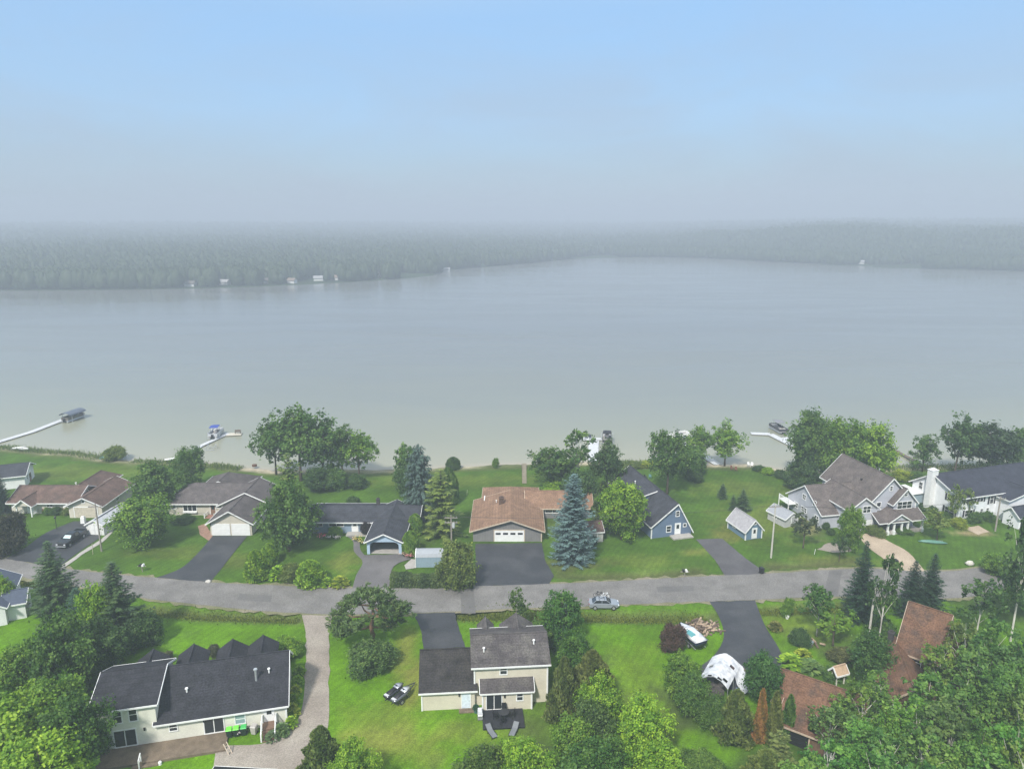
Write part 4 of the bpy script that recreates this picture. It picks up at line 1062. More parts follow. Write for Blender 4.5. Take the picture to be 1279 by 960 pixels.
# ---- A: brown-roofed ranch, left
h = House('house','brown-roofed ranch house with a beige garage and a small white-posted entry porch','house',(-98.5,132.6),0,siding('pale_siding',(.56,.52,.44)),BROWNR)
h.gable(0,12.6,0,8,2.6,4.35,'x',ov=.6)
h.gable(12.6,19.0,-2.1,9.0,2.8,4.3,'y',ov=.6)
h.gable(8.4,13.4,5,15,2.7,4.3,'y',ov=.5,hip=(0,2.6))
h.gable(2.2,5.2,-1.9,3,2.55,3.7,'y',ov=.35,z0=2.3)
for x in (2.3,5.1):
    p = MB(); p.box(x-.1,x+.1,-1.9,-1.7,0,2.5); p.build('porch_post', WHITE, h.root)
    p = MB(); p.box(x-.04,x+.04,-1.6,-.1,.9,1.0); p.box(x-.04,x+.04,-1.6,-.1,.3,.4)
    for i in range(6): p.box(x-.03,x+.03,-1.5+.25*i,-1.44+.25*i,.4,.9)
    p.build('porch_railing', WHITE, h.root)
h.window(7.6,0,1.75,1.1,.8,mul=2,sash=False); h.window(11.6,0,1.75,.9,.8); h.door(3.7,0,.1,.95,2.05)
h.garage_door(15.9,-2.1,4.4,2.15,m=mat('beige_door',(.50,.45,.36),.6)); h.window(15.6,-2.1,3.3,.45,.45,sash=False,mul=1); h.window(19.0,3.5,1.8,1.0,.8,90)
h.box_part('flower_bed_wall', mat('brown_brick',(.26,.16,.11),.9,var=.3,scale=6,lines=(2,12,.2)), 6.0,12.0,-.12,-.006,0,.95)
h.pipe(9.4,6.2,3.6,.4,.1,WHITE); h.box_part('roof_panel', WHITE, 13.6,17.2,10.1,10.5,2.9,3.2)
h.done()
# white neighbour at the edge
h = House('house','white gable-ended house with a dark roof at the left edge behind the brown ranch','house',(-112,147.5),20,siding('white_siding',(.72,.72,.70)),SLATE)
h.gable(-9,6.2,-3.2,4,3.0,4.5,'x',ov=.5); h.window(6.2,-1.2,1.7,.6,.9,90); h.door(6.2,.8,0,1.6,2.0,90,m=mat('brown_door',(.2,.12,.08),.6)); h.done()

# ---- B: grey-roofed house with the double garage
h = House('house','grey-roofed house with a double white garage facing the road','house',(-55.3,122.6),0,siding('sand_siding',(.50,.46,.38)),GREYR)
h.gable(0,7.6,0,11,2.75,4.95,'y',ov=.6)
h.gable(-1.2,8.9,8.2,15.5,2.85,5.3,'y',ov=.6)
h.gable(-12.1,3,9.2,18.2,2.85,5.0,'x',ov=.6,hip=(4.4,0))
h.gable(-8.5,1.0,14.5,23.5,2.85,5.2,'y',ov=.5,hip=(0,4.6))
h.garage_door(1.95,0,3.1,2.15); h.garage_door(5.6,0,3.1,2.15); h.lamp(.15,0,2.2); h.lamp(7.4,0,2.2)
h.window(-10.9,9.2,1.85,.9,.9); w = h.window(-7.7,9.2,1.65,2.5,1.5,mul=3,sash=False)
b = MB(); b.box(-1.35,1.35,-.35,-.1,-1.1,-.85); b.build('bay_sill', WHITE, w)
h.door(-3.2,9.2,.15,.95,2.05,m=mat('brown_door',(.2,.12,.08),.6)); h.window(-1.9,9.2,1.9,1.2,.7,sash=False)
for x in (-4.3,-2.4):
    p = MB(); p.box(x-.06,x+.06,7.6,9.1,.75,.85); p.box(x-.08,x+.08,7.5,7.66,0,1.0); p.box(x-.03,x+.03,7.7,9.1,.3,.4); p.build('porch_railing', WHITE, h.root)
h.box_part('porch_step', mat('brick_step',(.28,.14,.10),.9), -4.2,-2.5,7.5,9.1,-.1,.15)
h.done()

# ---- C: blue ranch with carport
BLUE = siding('blue_siding', (.17,.25,.34)); BLUEG = siding('grey_blue_siding', (.22,.29,.37))
h = House('house','low blue ranch house with a dark grey roof and an open arched carport','house',(-37.6,123.6),0,BLUEG,SLATE)
h.gable(0,20.0,0,8,2.55,3.85,'x',ov=.6)
# carport wing: posts and arch, open to the road
h.gable(12.6,18.4,-8.6,6,2.65,4.0,'y',ov=.5,wall=False,zb=2.65)
h.w.box(12.55,12.75,-8.3,-.05,-.2,2.55); h.w.box(18.25,18.45,-8.3,-.05,-.2,2.55)
fr = [(12.5,2.6),(18.5,2.6),(15.5,3.85)]
arch = [(12.5,-.1),(13.0,-.1),(13.0,1.7),(13.25,2.1),(13.8,2.3),(17.2,2.3),(17.75,2.1),(18.0,1.7),(18.0,-.1),(18.5,-.1),(18.5,2.55),(15.5,3.8),(12.5,2.55)]
a = MB(); a.prism(arch, 'y', -8.62, -8.42); a.build('carport_front', mat('pale_blue_trim',(.36,.47,.58),.6,var=.08), h.root)
h.box_part('carport_floor', CONC, 12.8,18.2,-8.4,-.1,-.1,.05)
h.window(1.6,0,1.75,2.0,.7,mul=2,sash=False); h.window(5.2,0,1.75,2.6,.7,mul=2,sash=False); h.door(8.6,0,.35,1.0,2.05); h.window(10.6,0,1.5,.9,1.5,mul=1); h.window(12.2,0,1.8,.7,.8)
h.box_part('front_stoop', CONC, 7.2,10.9,-1.5,-.05,-.1,.3)
h.chimney(12.1,5.0,3.0,4.6,.6,.6,mat('dark_brick',(.05,.045,.045),.9,var=.2,scale=8)); h.window(19.98,3,1.6,.8,1.2,90)
h.done(); hC = h

# ---- D: tan-roofed house with wide garage
GREYS = siding('grey_board_siding', (.17,.165,.16), 0.1, 0)
h = House('house','tan-roofed house with a wide grey garage front and one white four-pane garage door','house',(-7.4,120.0),0,mat('grey_boards',(.185,.18,.175),.75,var=.1,scale=1,lines=(0,3.4,.25)),TAN,mat('tan_trim',(.5,.42,.32),.6))
h.gable(.4,12.7,0,13.5,2.35,4.35,'y',ov=.6,mid=7.2)
h.gable(2.0,12.3,9.5,20.0,2.55,4.36,'y',ov=.6,hip=(0,4.8),mid=7.2,sides=False)
h.gable(10.5,22.5,10.2,17.2,2.55,4.35,'x',ov=.6)
h.garage_door(6.9,0,5.3,2.15,panes=4); h.corner(12.7,0,-.1,2.3)
h.window(15.2,10.2,1.7,2.6,1.0,mul=2,sash=False); h.window(19,10.2,1.7,1.4,1.0,mul=2,sash=False)
h.chimney(5.4,8.4,3.7,4.95,.9,.8,mat('brown_chimney',(.10,.065,.05),.9,var=.25,scale=6))
h.box_part('side_panel', WHITE, 1.9,2.08,12.2,14.4,0,3.0); h.pipe(4.4,9.6,3.6,.3,.08,WHITE)
h.done(); hD = h
q = P(591,658)
# little shed behind the blue spruce
h = House('shed','small pale shed with a brown shingle roof half behind the big blue spruce','shed',(13.8,119.6),8,mat('pale_boards',(.45,.44,.40),.8,var=.1,lines=(0,5,.2)),BROWNR,group='outbuildings')
h.gable(0,2.6,0,4.2,2.1,3.2,'x',ov=.2); h.door(1.1,0,0,.8,1.9,glazed=False,m=mat('pale_boards',(.45,.44,.40))); h.done()

# ---- E: steep-roofed blue cottage
rE = 15.0
h = House('cottage','blue cottage with a very steep dark roof and white gable trim','house',(25.3,121.2),rE,siding('cottage_blue',(.12,.168,.245)),SLATE)
h.gable(0,8.0,0,21,2.5,6.3,'y',ov=.3,mid=5.0,zb=.95)
# left shed dormer
h.w.prism([(1.0,2.6),(4.4,5.7),(1.0,4.9)], 'y', 7.5, 12.5)
h.r.add([(.6,7.2,5.0),(.6,12.8,5.0),(4.5,12.8,6.0),(4.5,7.2,6.0),(.6,7.2,4.85),(.6,12.8,4.85),(4.5,12.8,5.85),(4.5,7.2,5.85)], [(0,3,2,1),(4,5,6,7),(0,4,7,3),(1,2,6,5),(0,1,5,4),(3,7,6,2)])
h.t.bar((.6,7.16,4.93),(4.5,7.16,5.93),.06,.2)
h.door(5.2,0,.3,.95,2.05); h.window(3.4,0,1.5,.8,1.1); h.window(5.05,0,4.3,.6,.9); h.window(6.6,0,1.9,.5,.5,sash=False)
h.box_part('front_stoop', CONC, 3.6,7.6,-1.7,-.05,-.1,.25); h.corner(0,0,-.2,2.4); h.window(0,4,1.4,.9,1.0,-90)
h.pipe(3.0,14.0,4.9,.7,.08,WHITE)
h.box_part('back_deck', CONC, 1.0,8.0,21.05,25,-.1,.2)
h.done()

# ---- little blue shed, grey shed, trailer shed, metal shed
h = House('shed','little blue shed with a clipped grey gable roof and white door','shed',(42.2,120.6),17,siding('shed_blue',(.13,.21,.29)),mat('pale_grey_shingles',(.34,.33,.34),.9,var=.15,scale=1.6,fine=.15,fscale=8,lines=(2,6,.15)),group='outbuildings')
h.gable(0,3.4,0,5.5,1.9,3.8,'y',ov=.3,mid=1.7); h.door(1.8,0,.15,.85,1.9); h.window(0,3.6,1.2,.9,.4,-90,sash=False); h.window(1.75,0,3.1,.5,.4,sash=False); h.corner(0,0,-.1,1.8); h.corner(3.4,0,-.1,1.8); h.corner(0,5.5,-.1,1.8); h.done()
h = House('shed','pale grey shed with a light metal roof left of the grey gabled house','shed',(51.3,125.9),24,mat('pale_grey_boards',(.42,.42,.41),.8,var=.1,lines=(0,4,.2)),mat('light_metal_roof',(.29,.30,.32),.6,var=.1,lines=(0,3,.1)),group='outbuildings')
h.gable(0,3.3,0,4.5,1.9,2.9,'y',ov=.25); h.door(2.2,0,.1,1.3,1.8,glazed=False,m=mat('grey_door',(.35,.35,.35),.7)); h.window(0,2.6,1.25,.8,.5,-90,sash=False); h.done()
h = House('shed','white garden shed with double doors and a grey roof beside the black pickup','shed',(-78.2,122.9),-6,siding('shed_white',(.66,.66,.64)),mat('pale_grey_metal',(.45,.46,.48),.6,var=.08),group='outbuildings')
h.gable(0,3.4,0,8.0,2.1,3.0,'y',ov=.2); h.door(1.15,0,.1,.95,1.9,glazed=False); h.door(2.2,0,.1,.95,1.9,glazed=False); h.window(3.4,3.5,1.3,.8,.6,90,sash=False)
h.box_part('roof_skylight', mat('dark_roof_sheet',(.10,.11,.13),.5), 1.75,1.9,.3,7.7,2.62,3.06); h.done()
def metal_shed():
    r = empty('shed', P(519,708.5), R(2), 'small blue-grey metal shed with a rounded white-edged roof behind the hedge', 'shed', 'outbuildings')
    W, D = 5.2, 2.6
    prof = [(0,0),(D,0),(D,1.75),(D-.25,2.25),(D-.8,2.55),(D/2,2.65),(.8,2.55),(.25,2.25),(0,1.75)]
    m = MB(); m.prism([(a,b) for a,b in prof if True], 'x', .08, W-.08); m.build('wall', mat('blue_steel',(.24,.32,.38),.5,var=.08,lines=(0,4,.1)), r)
    m = MB(); top = prof[2:]; inn = [(D/2+(a-D/2)*1.04, b+.07) for a,b in top]
    m.prism(inn + [(a, b+.01) for a,b in reversed(top)], 'x', 0, W)
    m.build('roof', mat('pale_steel_roof',(.30,.32,.34),.5,var=.08), r)
    m = MB()
    for x in (.04, W-.04):
        for (a,b),(c,d) in zip(inn[:-1], inn[1:]): m.bar((x,a,b),(x,c,d),.12,.1)
        m.bar((x,inn[0][0],0),(x,inn[0][0],inn[0][1]),.12,.1); m.bar((x,inn[-1][0],0),(x,inn[-1][0],inn[-1][1]),.12,.1)
    m.build('edge_trim', WHITE, r)
metal_shed()

# ---- F: big grey gabled house
rF = -17.0
GF = siding('pale_grey_siding', (.42,.43,.47), 5, .15)
h = House('house','large pale grey house with steep taupe gables and a white porch','house',(66.6,125.7),12,GF,TAUPE)
# main block: gable to the road, ridge runs away from the camera
h.gable(.0,8.6,0,14,5.4,9.7,'y',ov=.45)
h.gable(4.2,8.9,-1.2,6,5.3,7.9,'y',ov=.4)
# garage wing to the left, upper storey with its own gable to the road
h.gable(-5.2,.6,-1.4,8,4.9,7.0,'y',ov=.4)
h.gable(-8.6,1,1.5,12.5,3.0,6.6,'x',ov=.35)
# porch
h.shed(-.2,9.2,-3.4,-1.2,2.7,3.9,ov=.3,wall=False)
h.gable(1.6,6.0,-3.6,0,2.75,4.1,'y',ov=.35,z0=2.75)
for x in (1.7,3.0,4.6,5.9,9.0):
    p = MB(); p.box(x-.14,x+.14,-3.5,-3.22,.75,2.7); p.box(x-.24,x+.24,-3.6,-3.12,0,.75); p.build('porch_column', WHITE, h.root)
h.box_part('porch_floor', CONC, -.1,9.2,-3.4,-.02,-.1,.2); h.box_part('porch_wall', mat('stone_veneer',(.28,.25,.22),.9,var=.3,scale=5), 6.4,8.7,-3.5,-3.3,.2,.75)
h.garage_door(-1.6,-1.4,2.6,2.2); h.garage_door(-3.9,-1.4,1.6,2.2)
h.window(2.0,0,4.6,.8,.8,sash=False); h.window(4.3,0,7.6,.5,.8); h.window(6.55,-1.2,4.6,3.0,1.3,mul=3); h.window(6.6,-1.2,6.7,.6,.7); h.window(-1.6,-1.4,4.5,1.5,1.2,mul=2)
h.door(4.0,0,.2,.95,2.05,m=mat('dark_red_door',(.2,.05,.04),.5)); h.window(2.3,0,1.7,1.0,1.2); h.window(7.2,-1.2,1.7,1.8,1.2,mul=2)
for y, z in ((4.0,4.1),(7.3,4.1),(3.0,1.5),(9.6,1.5)): h.window(-8.6,y,z,.95 if z>3 else 1.1,.95,-90,mul=2)
h.window(-8.6,7.0,1.6,1.6,.9,-90,mul=3)
h.box_part('side_deck', WHITE, -10.4,-8.7,9.5,13,1.7,1.85)
for y in (9.6,12.9):
    p = MB(); p.box(-10.4,-10.25,y-.07,y+.07,-.1,2.8); p.build('deck_post', WHITE, h.root)
p = MB(); p.bar((-10.33,9.6,2.75),(-10.33,12.9,2.75),.08,.1)
for i in range(12): p.box(-10.36,-10.31,9.75+.26*i,9.8+.26*i,1.86,2.7)
p.build('deck_railing', WHITE, h.root)
h.pipe(5.5,5.0,9.05,.5,.08); h.box_part('roof_vent', BLACK, 1.9,2.2,5.2,5.5,7.5,7.75)
for x, z in ((0,5.2),(8.9,5.2)): h.corner(x,0 if x==0 else -1.2,2.8,z)
h.done()

# ---- G: white house at the right
WG = siding('bright_white_siding', (.74,.75,.76), 5, .08); NAVY = mat('black_shutter', (.03,.03,.035), .6)
h = House('house','white two-storey house with a white chimney, black shutters and a dark blue-grey roof','house',(85.1,128.3),17,WG,shingle('blue_black_shingles',(.038,.040,.055)))
h.gable(0,26,0,11,5.2,7.7,'x',ov=.5,mid=6.2,zb=4.6)
h.gable(9.2,21,-2.6,4,4.6,6.0,'y',ov=.45,mid=14.5)
h.gable(8.2,22,-5.8,-2.6,2.6,3.9,'x',ov=.4)
h.chimney(-.5,6.2,0,8.5,1.5,1.2,mat('white_brick',(.70,.70,.69),.8,var=.08,scale=3))
h.window(0,2.2,4.2,.9,1.2,-90,shut=NAVY); h.window(0,1.9,1.6,1.9,1.2,-90,mul=2,shut=NAVY); h.window(0,9.0,4.2,.8,1.3,-90)
h.window(2.0,0,4.3,.9,1.3,shut=NAVY); h.window(5.0,0,4.3,1.5,1.3,mul=2,shut=NAVY); h.window(2.6,0,1.6,1.8,1.2,mul=2,shut=NAVY); h.window(8.0,0,3.9,.8,1.9,shut=NAVY)
h.window(5.8,0,1.7,.6,.7); h.window(7.3,0,1.7,.6,.7)
h.door(9.2,-5.8,.1,1.3,2.2,m=mat('black_door',(.02,.02,.025),.4)); h.window(12.3,-5.8,1.5,.8,.8); h.window(14,-5.8,1.5,.8,.8); h.window(16.2,-5.8,1.5,.8,.8); h.window(18,-5.8,1.5,.8,.8); h.garage_door(20,-5.8,2.6,2.1)
h.box_part('sun_room', mat('blue_grey_panel',(.30,.38,.42),.35,var=.06), -3.2,-.05,8.2,12.5,-.1,2.9); h.box_part('sun_room_roof', WHITE, -3.5,-.02,7.9,12.8,2.9,3.05)
h.box_part('entry_step', CONC, 8.2,10.4,-7.2,-5.85,-.1,.15)
h.done()

# ---- K: steep rust-roofed house in the trees; J: long rust roof
h = House('house','steep rust-brown roofed house standing among the trees at the right','house',(48.6,80.6),-43,mat('brown_boards',(.13,.08,.05),.85,var=.2,lines=(0,3,.2)),RUST,mat('pale_brown_trim',(.42,.33,.25),.7))
h.gable(0,4.2,0,6.5,4.5,9.1,'x',ov=.4,mid=3.6,zb=4.0); h.gable(3.8,7,.8,5.2,3.5,6.0,'x',ov=.3); 
h.window(2,0,3.2,1.1,1.2); h.chimney(-1.2,.6,0,5.6,.6,.6,mat('dark_brick',(.05,.045,.045))); h.done()
# its lower wing stands at an angle to the tall one
k_ = House('wing','x','x',(48.9,82.2),-17,h.wallm,RUST,h.trimm)
k_.gable(-2.6,2.6,-10.6,-.4,2.7,4.8,'y',ov=.45); k_.door(0,-10.6,0,.95,2.05,m=BLACK); k_.window(-1.6,-10.6,1.6,.8,1.0); k_.done()
Km = Matrix.Translation(h.root.location) @ Matrix.Rotation(R(-43), 4, 'Z'); km = Matrix.Translation(k_.root.location) @ Matrix.Rotation(R(-17), 4, 'Z')
for ch in list(k_.root.children):
    ml = ch.matrix_basis.copy(); ch.parent = h.root; ch.matrix_basis = Km.inverted() @ km @ ml
    if ch.name.startswith(('roof','wall','fascia')): ch.name = 'wing_' + ch.name.split('.')[0]
bpy.data.objects.remove(k_.root)
h = House('house','low house with a long rust-brown ridge roof behind the columnar cedars','house',(30.9,73.4),-35,mat('brown_boards',(.13,.08,.05),.85,var=.2,lines=(0,3,.2)),RUST,mat('pale_brown_trim',(.42,.33,.25),.7))
h.gable(0,8.6,-.2,5.2,2.6,4.7,'x',ov=.5,mid=2.7); h.gable(1.2,8.6,-3.6,-.1,2.2,3.0,'x',ov=.4,mid=-.3,zb=2.9,rake=True)
h.garage_door(3.2,-3.6,2.4,2.0,m=BLACK); h.door(6.8,-3.6,0,.9,2.0); h.done()
h = House('bird_shelter','tiny wooden roofed shelter on posts in the garden between the two rust roofs','shelter',P(1046,852).to_tuple()[:2],20,WOODM,mat('pale_wood_roof',(.42,.30,.2),.8,var=.2),group=None)
h.gable(-.7,.7,-.5,.5,1.9,2.5,'x',ov=.25,z0=1.5)
for x in (-.6,.6):
    for y in (-.4,.4): h.box_part('post', BARK_PALE, x-.06,x+.06,y-.06,y+.06,-.1,1.5)
h.done()
# ------------------------------------------------------------------ roads and drives
def paving(name, col, col2, fine=.2, gloss=.85, tint=None, sc=.35):
    return mat(name, col, gloss, var=.12, scale=sc, fine=fine, fscale=9, tint=(col2, .22), bump=.2, spec=.25)
ROADM = paving('old_asphalt', (.155,.147,.138), (.20,.19,.178), .3, .9, sc=.5); BLACKTOP = paving('fresh_asphalt', (.040,.042,.048), (.062,.063,.068), .25, .65)
GREYTOP = paving('worn_asphalt', (.12,.113,.113), (.15,.14,.138)); GRAVEL = paving('gravel', (.25,.215,.18), (.31,.275,.23), .3); SANDG = paving('tan_gravel', (.40,.32,.235), (.33,.26,.19), .2)
def sheet(name, px, z, m, jit=.12, seed=1, step=1.0):
    rr = random.Random(seed); pts = [P(a,b) for a,b in px]; out = []
    n = len(pts)
    for i in range(n):
        p, q = pts[i], pts[(i+1)%n]; p0, q1 = pts[i-1], pts[(i+2)%n]
        k = max(1, int((q-p).length/step))
        for j in range(k):
            t = j/k
            l = p.lerp(q, t)
            turn = (q-p).normalized()
            d = Vector((-turn.y, turn.x, 0))
            out.append(l + d*rr.uniform(-jit, jit)*(0 if j == 0 else 1))
    bm = bmesh.new(); f = bm.faces.new([bm.verts.new((p.x,p.y,z)) for p in out]); f.normal_update()
    if f.normal.z < 0: f.normal_flip()
    bmesh.ops.triangulate(bm, faces=bm.faces)
    me = bpy.data.meshes.new(name); bm.to_mesh(me); bm.free(); me.materials.append(m)
    return tag(link_mesh(name, me), kind='structure')
def curve_px(pts, n=5):
    out = []
    for i in range(len(pts)-1):
        p0, p1, p2, p3 = pts[max(i-1,0)], pts[i], pts[i+1], pts[min(i+2,len(pts)-1)]
        for j in range(n):
            t = j/n
            out.append(tuple(.5*((2*p1[k])+(p2[k]-p0[k])*t+(2*p0[k]-5*p1[k]+4*p2[k]-p3[k])*t*t+(3*p1[k]-p0[k]-3*p2[k]+p3[k])*t**3) for k in (0,1)))
    return out + [pts[-1]]
north = curve_px([(-260,648),(-120,675),(0,697),(90,711),(165,719),(260,727),(350,731),(440,734.5),(500,734.5),(592,732),(690,729),(760,726),(870,720),(960,716),(1045,711),(1090,710),(1140,713),(1190,713),(1225,709),(1250,712)])
south = curve_px([(1262,728),(1240,740),(1190,747),(1110,746),(1050,745),(945,749),(880,751),(720,757.5),(640,760),(580,763),(500,766),(415,767),(330,763),(240,754),(180,747),(100,733),(0,716),(-120,694),(-260,664)])
sheet('road', north + south, .062, ROADM, .18, 3)
sheet('road_shoulder', [(a, b-2.2) for a, b in north] + [(a, b+2.6) for a, b in south], .034, paving('gravelly_verge', (.15,.15,.075), (.24,.21,.15), .4, .95, sc=1.2), .5, 4, .7)
for i, q_ in enumerate([[(575,733),(592,732.5),(594,766),(576,766)],[(1036,712),(1052,712),(1046,745),(1028,745)],[(300,741),(340,744),(338,752),(296,749)],[(820,733),(868,731),(866,738),(822,740)]]):
    sheet('road_patch', q_, .068, paving('patched_asphalt', (.125,.12,.115), (.145,.138,.13), .2), .04, 30+i)
sheet('driveway', curve_px([(72,709),(40,703),(6,698)],3)[:-1] + curve_px([(6,698),(30,685),(58,665),(92,651)],4) + [(112,650),(126,663),(124,672)] + curve_px([(124,672),(100,688),(72,709)],4)[1:-1], .05, BLACKTOP, .11, 5)
sheet('path', [(72,710),(100,690),(126,674),(140,662),(143,663),(128,677),(102,693),(78,711)], .056, CONC, .1, 6)
sheet('driveway', [(266,669),(309,669)] + curve_px([(309,669),(292,690),(275,712),(262,727.5)],4)[1:] + [(195,721.5)] + curve_px([(195,721.5),(225,710),(245,693),(266,669)],4)[1:-1], .05, BLACKTOP, .11, 7)
sheet('path', [(247,657),(256,654),(266,668),(262,676),(250,668)], .04, mat('brick_path',(.28,.17,.12),.9,var=.25,scale=3), .05, 8)
sheet('driveway', [(447,693),(503,692),(514,698)] + curve_px([(514,698),(498,703),(489,712),(486,735)],4)[1:] + [(440,735.5)] + curve_px([(440,735.5),(445,718),(453,703),(447,693)],3)[1:-1], .05, GREYTOP, .11, 9)
sheet('path', curve_px([(431,668),(441,676),(442,688),(451,698)],4) + curve_px([(456,694),(450,686),(449,676),(442,668)],4), .054, GREYTOP, .05, 10)
sheet('path', [(505,706),(514,698),(520,699),(520,709),(507,711)], .054, CONC, .05, 11)
sheet('driveway', [(594,679),(677,678),(681,700),(692,719),(686,729.5),(594,732)], .05, BLACKTOP, .06, 12)
sheet('driveway', [(869,673.5),(902,672.5),(930,696),(957,716),(906,719.5),(893,699)], .05, BLACKTOP if False else paving('grey_asphalt',(.082,.078,.082),(.10,.096,.10)), .05, 13)
sheet('driveway', [(1070,668),(1092,665)] + curve_px([(1092,665),(1110,676),(1135,690),(1156,714)],4)[1:] + [(1120,712)] + curve_px([(1120,712),(1104,698),(1085,684),(1070,668)],4)[1:-1], .05, SANDG, .12, 14)
sheet('path', [(1020,686),(1034,678),(1056,680),(1064,688),(1040,690)], .05, GRAVEL, .2, 15)
sheet('driveway', [(517,766),(568,764.5),(573,783),(581,808),(529,810),(526,788)], .05, BLACKTOP, .11, 16)
sheet('driveway', [(886,751.5),(943,749.5)] + curve_px([(943,749.5),(955,780),(972,808),(982,830)],4)[1:] + [(966,846),(935,866),(900,858),(866,838)] + curve_px([(866,838),(892,818),(904,795),(898,770),(886,751.5)],4)[1:-1], .05, BLACKTOP, .11, 17)
sheet('driveway', [(377,768),(415,768)] + curve_px([(415,768),(411,800),(411,860),(410,905),(398,940),(372,985)],4)[1:] + [(300,1010),(266,985),(268,948)] + curve_px([(268,948),(276,932),(325,929),(360,914),(376,888),(381,850),(383,800),(377,768)],4)[1:-1], .05, GRAVEL, .25, 18)
sheet('path', [(1205,660),(1222,656),(1236,664),(1222,668)], .03, SANDG, .25, 19)

# tall unmown grass in the ditches and reeds along the shore
def tufts(name, pts, hlo, hhi, col, seed, wid=.07, label=None):
    rng = np.random.default_rng(seed); c = np.asarray(pts); n = len(c)
    h = rng.uniform(hlo, hhi, n); an = rng.uniform(0, 6.283, n)
    a = unit(np.stack([rng.normal(0,.28,n), rng.normal(0,.28,n), np.ones(n)], -1)); b = np.stack([np.cos(an), np.sin(an), np.zeros(n)], -1)
    V, F = quads(c + a*(h/2)[:,None], a, b, h/2, np.full(n, wid)); o = link_mesh(name, raw_mesh(name, V, F, LEAF, rng.random(n))); o.color = (*col, 1)
    return tag(o, label, kind='stuff')
def strip_pts(px, n, half, rng, soft=True):
    q = [P(a,b) for a,b in px]; L = np.array([(q[i+1]-q[i]).length for i in range(len(q)-1)]); out = []
    for i in rng.choice(len(L), n, p=L/L.sum()):
        t = rng.random(); p = q[i].lerp(q[i+1], t); d = (q[i+1]-q[i]).normalized(); o = rng.normal(0, half) if soft else rng.uniform(-half, half)
        out.append((p.x-d.y*o, p.y+d.x*o))
    out = np.array(out); z = ground_h(out[:,0], out[:,1]); return np.column_stack([out, z])
rg = np.random.default_rng(3)
dp = np.concatenate([strip_pts([(572,768),(640,768),(740,771),(850,772),(882,770)], 6500, .8, rg), strip_pts([(578,768),(640,768),(690,769)], 2200, 1.0, rg), strip_pts([(185,764),(260,770),(330,772),(372,774)], 2600, .7, rg),
     strip_pts([(0,724),(40,729),(90,737)], 1800, .5, rg), strip_pts([(950,764),(1010,761),(1060,759)], 2500, .6, rg)])
tufts('ditch_grass', dp, .1, .42, (.12,.155,.025), 4, label='tall unmown grass in the roadside ditches')
sp = []
for a, n, hf in [([(0,557),(45,562),(100,566),(128,571)],2600,1.0),([(165,575),(240,577)],900,.8),([(262,580),(300,585)],900,.9),([(770,577),(840,578),(880,579)],2600,1.1),([(1100,584),(1180,582),(1279,580)],2400,1.2)]: sp.append(strip_pts(a, n, hf, rg))
sp = np.concatenate(sp); sp[:,2] = np.maximum(sp[:,2], LAKE_Z)
tufts('shore_reeds', sp, .4, 1.1, (.12,.17,.05), 6, wid=.06, label='reeds and rough grass along the lake edge')

# ------------------------------------------------------------------ street furniture
POLE = mat('grey_pole_wood', (.27,.24,.21), .85, var=.2, scale=2)
def utility_pole(px, by, top, label, rz=0, arms=1, xf=False, lamp=False, light=None):
    p = P(px, by); H_ = height_at(top, p.y)
    r = empty('utility_pole', p, rz, label, 'utility pole', 'utility poles along the street')
    m = MB(); m.tube([(0,0,-.2),(0,0,H_)], [.16,.11], 10); m.build('pole', light or POLE, r)
    for i in range(arms):
        m = MB(); m.box(-1.15,1.15,-.17,-.05,H_-.55-.9*i,H_-.41-.9*i); a = m.build('crossarm', POLE, r)
        for x in (-1.0,-.5,.5,1.0):
            m = MB(); m.tube([(x,-.11,H_-.41-.9*i),(x,-.11,H_-.22-.9*i)], .05, 6); m.build('insulator', STEEL, a)
    if xf:
        m = MB(); m.tube([(.42,0,H_-2.4),(.42,0,H_-1.4)], .27, 10); m.box(.1,.3,-.06,.06,H_-2.1,H_-1.7); m.build('transformer', mat('transformer_grey',(.45,.47,.48),.5), r)
    if lamp:
        m = MB(); m.bar((0,-.1,H_-1.2),(.2,-1.7,H_-.9),.07,.07); l = m.build('lamp_arm', STEEL, r)
        m = MB(); m.sphere((.22,-1.9,H_-.92),(.2,.36,.1),8,5); m.build('lamp_head', STEEL, l)
    return p, H_, rz
poles = [utility_pole(127,688,629,'grey utility pole between the white garden shed and the round lawn tree',.1,1),
         utility_pole(564,677,643,'utility pole with a round transformer between the blue and the tan-roofed house',0,2,True),
         utility_pole(963,696,629,'pale utility pole beside the little blue shed',.1,1,light=mat('pale_pole_wood',(.46,.44,.38),.85,var=.12)),
         utility_pole(1243,663,620,'utility pole with a lamp arm in front of the white house',.2,1,False,True)]
p = P(1083,808); hp = 9.3
r = empty('utility_pole', p, 0, 'bare pale trunk-like pole between the dark spruce and the rust roof', 'utility pole', 'utility poles along the street')
m = MB(); m.tube([(0,0,-.2),(.12,0,hp)], [.17,.12], 10); m.build('pole', mat('pale_pole_wood',(.46,.44,.38)), r)
wires = []
for (a, ha, ra), (b, hb, rb) in zip(poles[:-1], poles[1:]):
    for off in (-1.0, 1.0):
        m = MB(); pa = Vector((a.x+off, a.y-.11, ha-.22)); pb = Vector((b.x+off, b.y-.11, hb-.22))
        m.tube([pa.lerp(pb, t/14) - Vector((0,0,1.1*4*(t/14)*(1-t/14))) for t in range(15)], .017, 4)
        o = m.build('power_line', BLACK); wires.append(o)
        nm = ['the white garden shed pole and the transformer pole','the transformer pole and the blue shed pole','the blue shed pole and the lamp-arm pole'][len(wires)//2 - (0 if len(wires)%2 else 1)]
        tag(o, ('left' if off < 0 else 'right') + ' black wire between ' + nm, 'power line', 'wires between the poles')
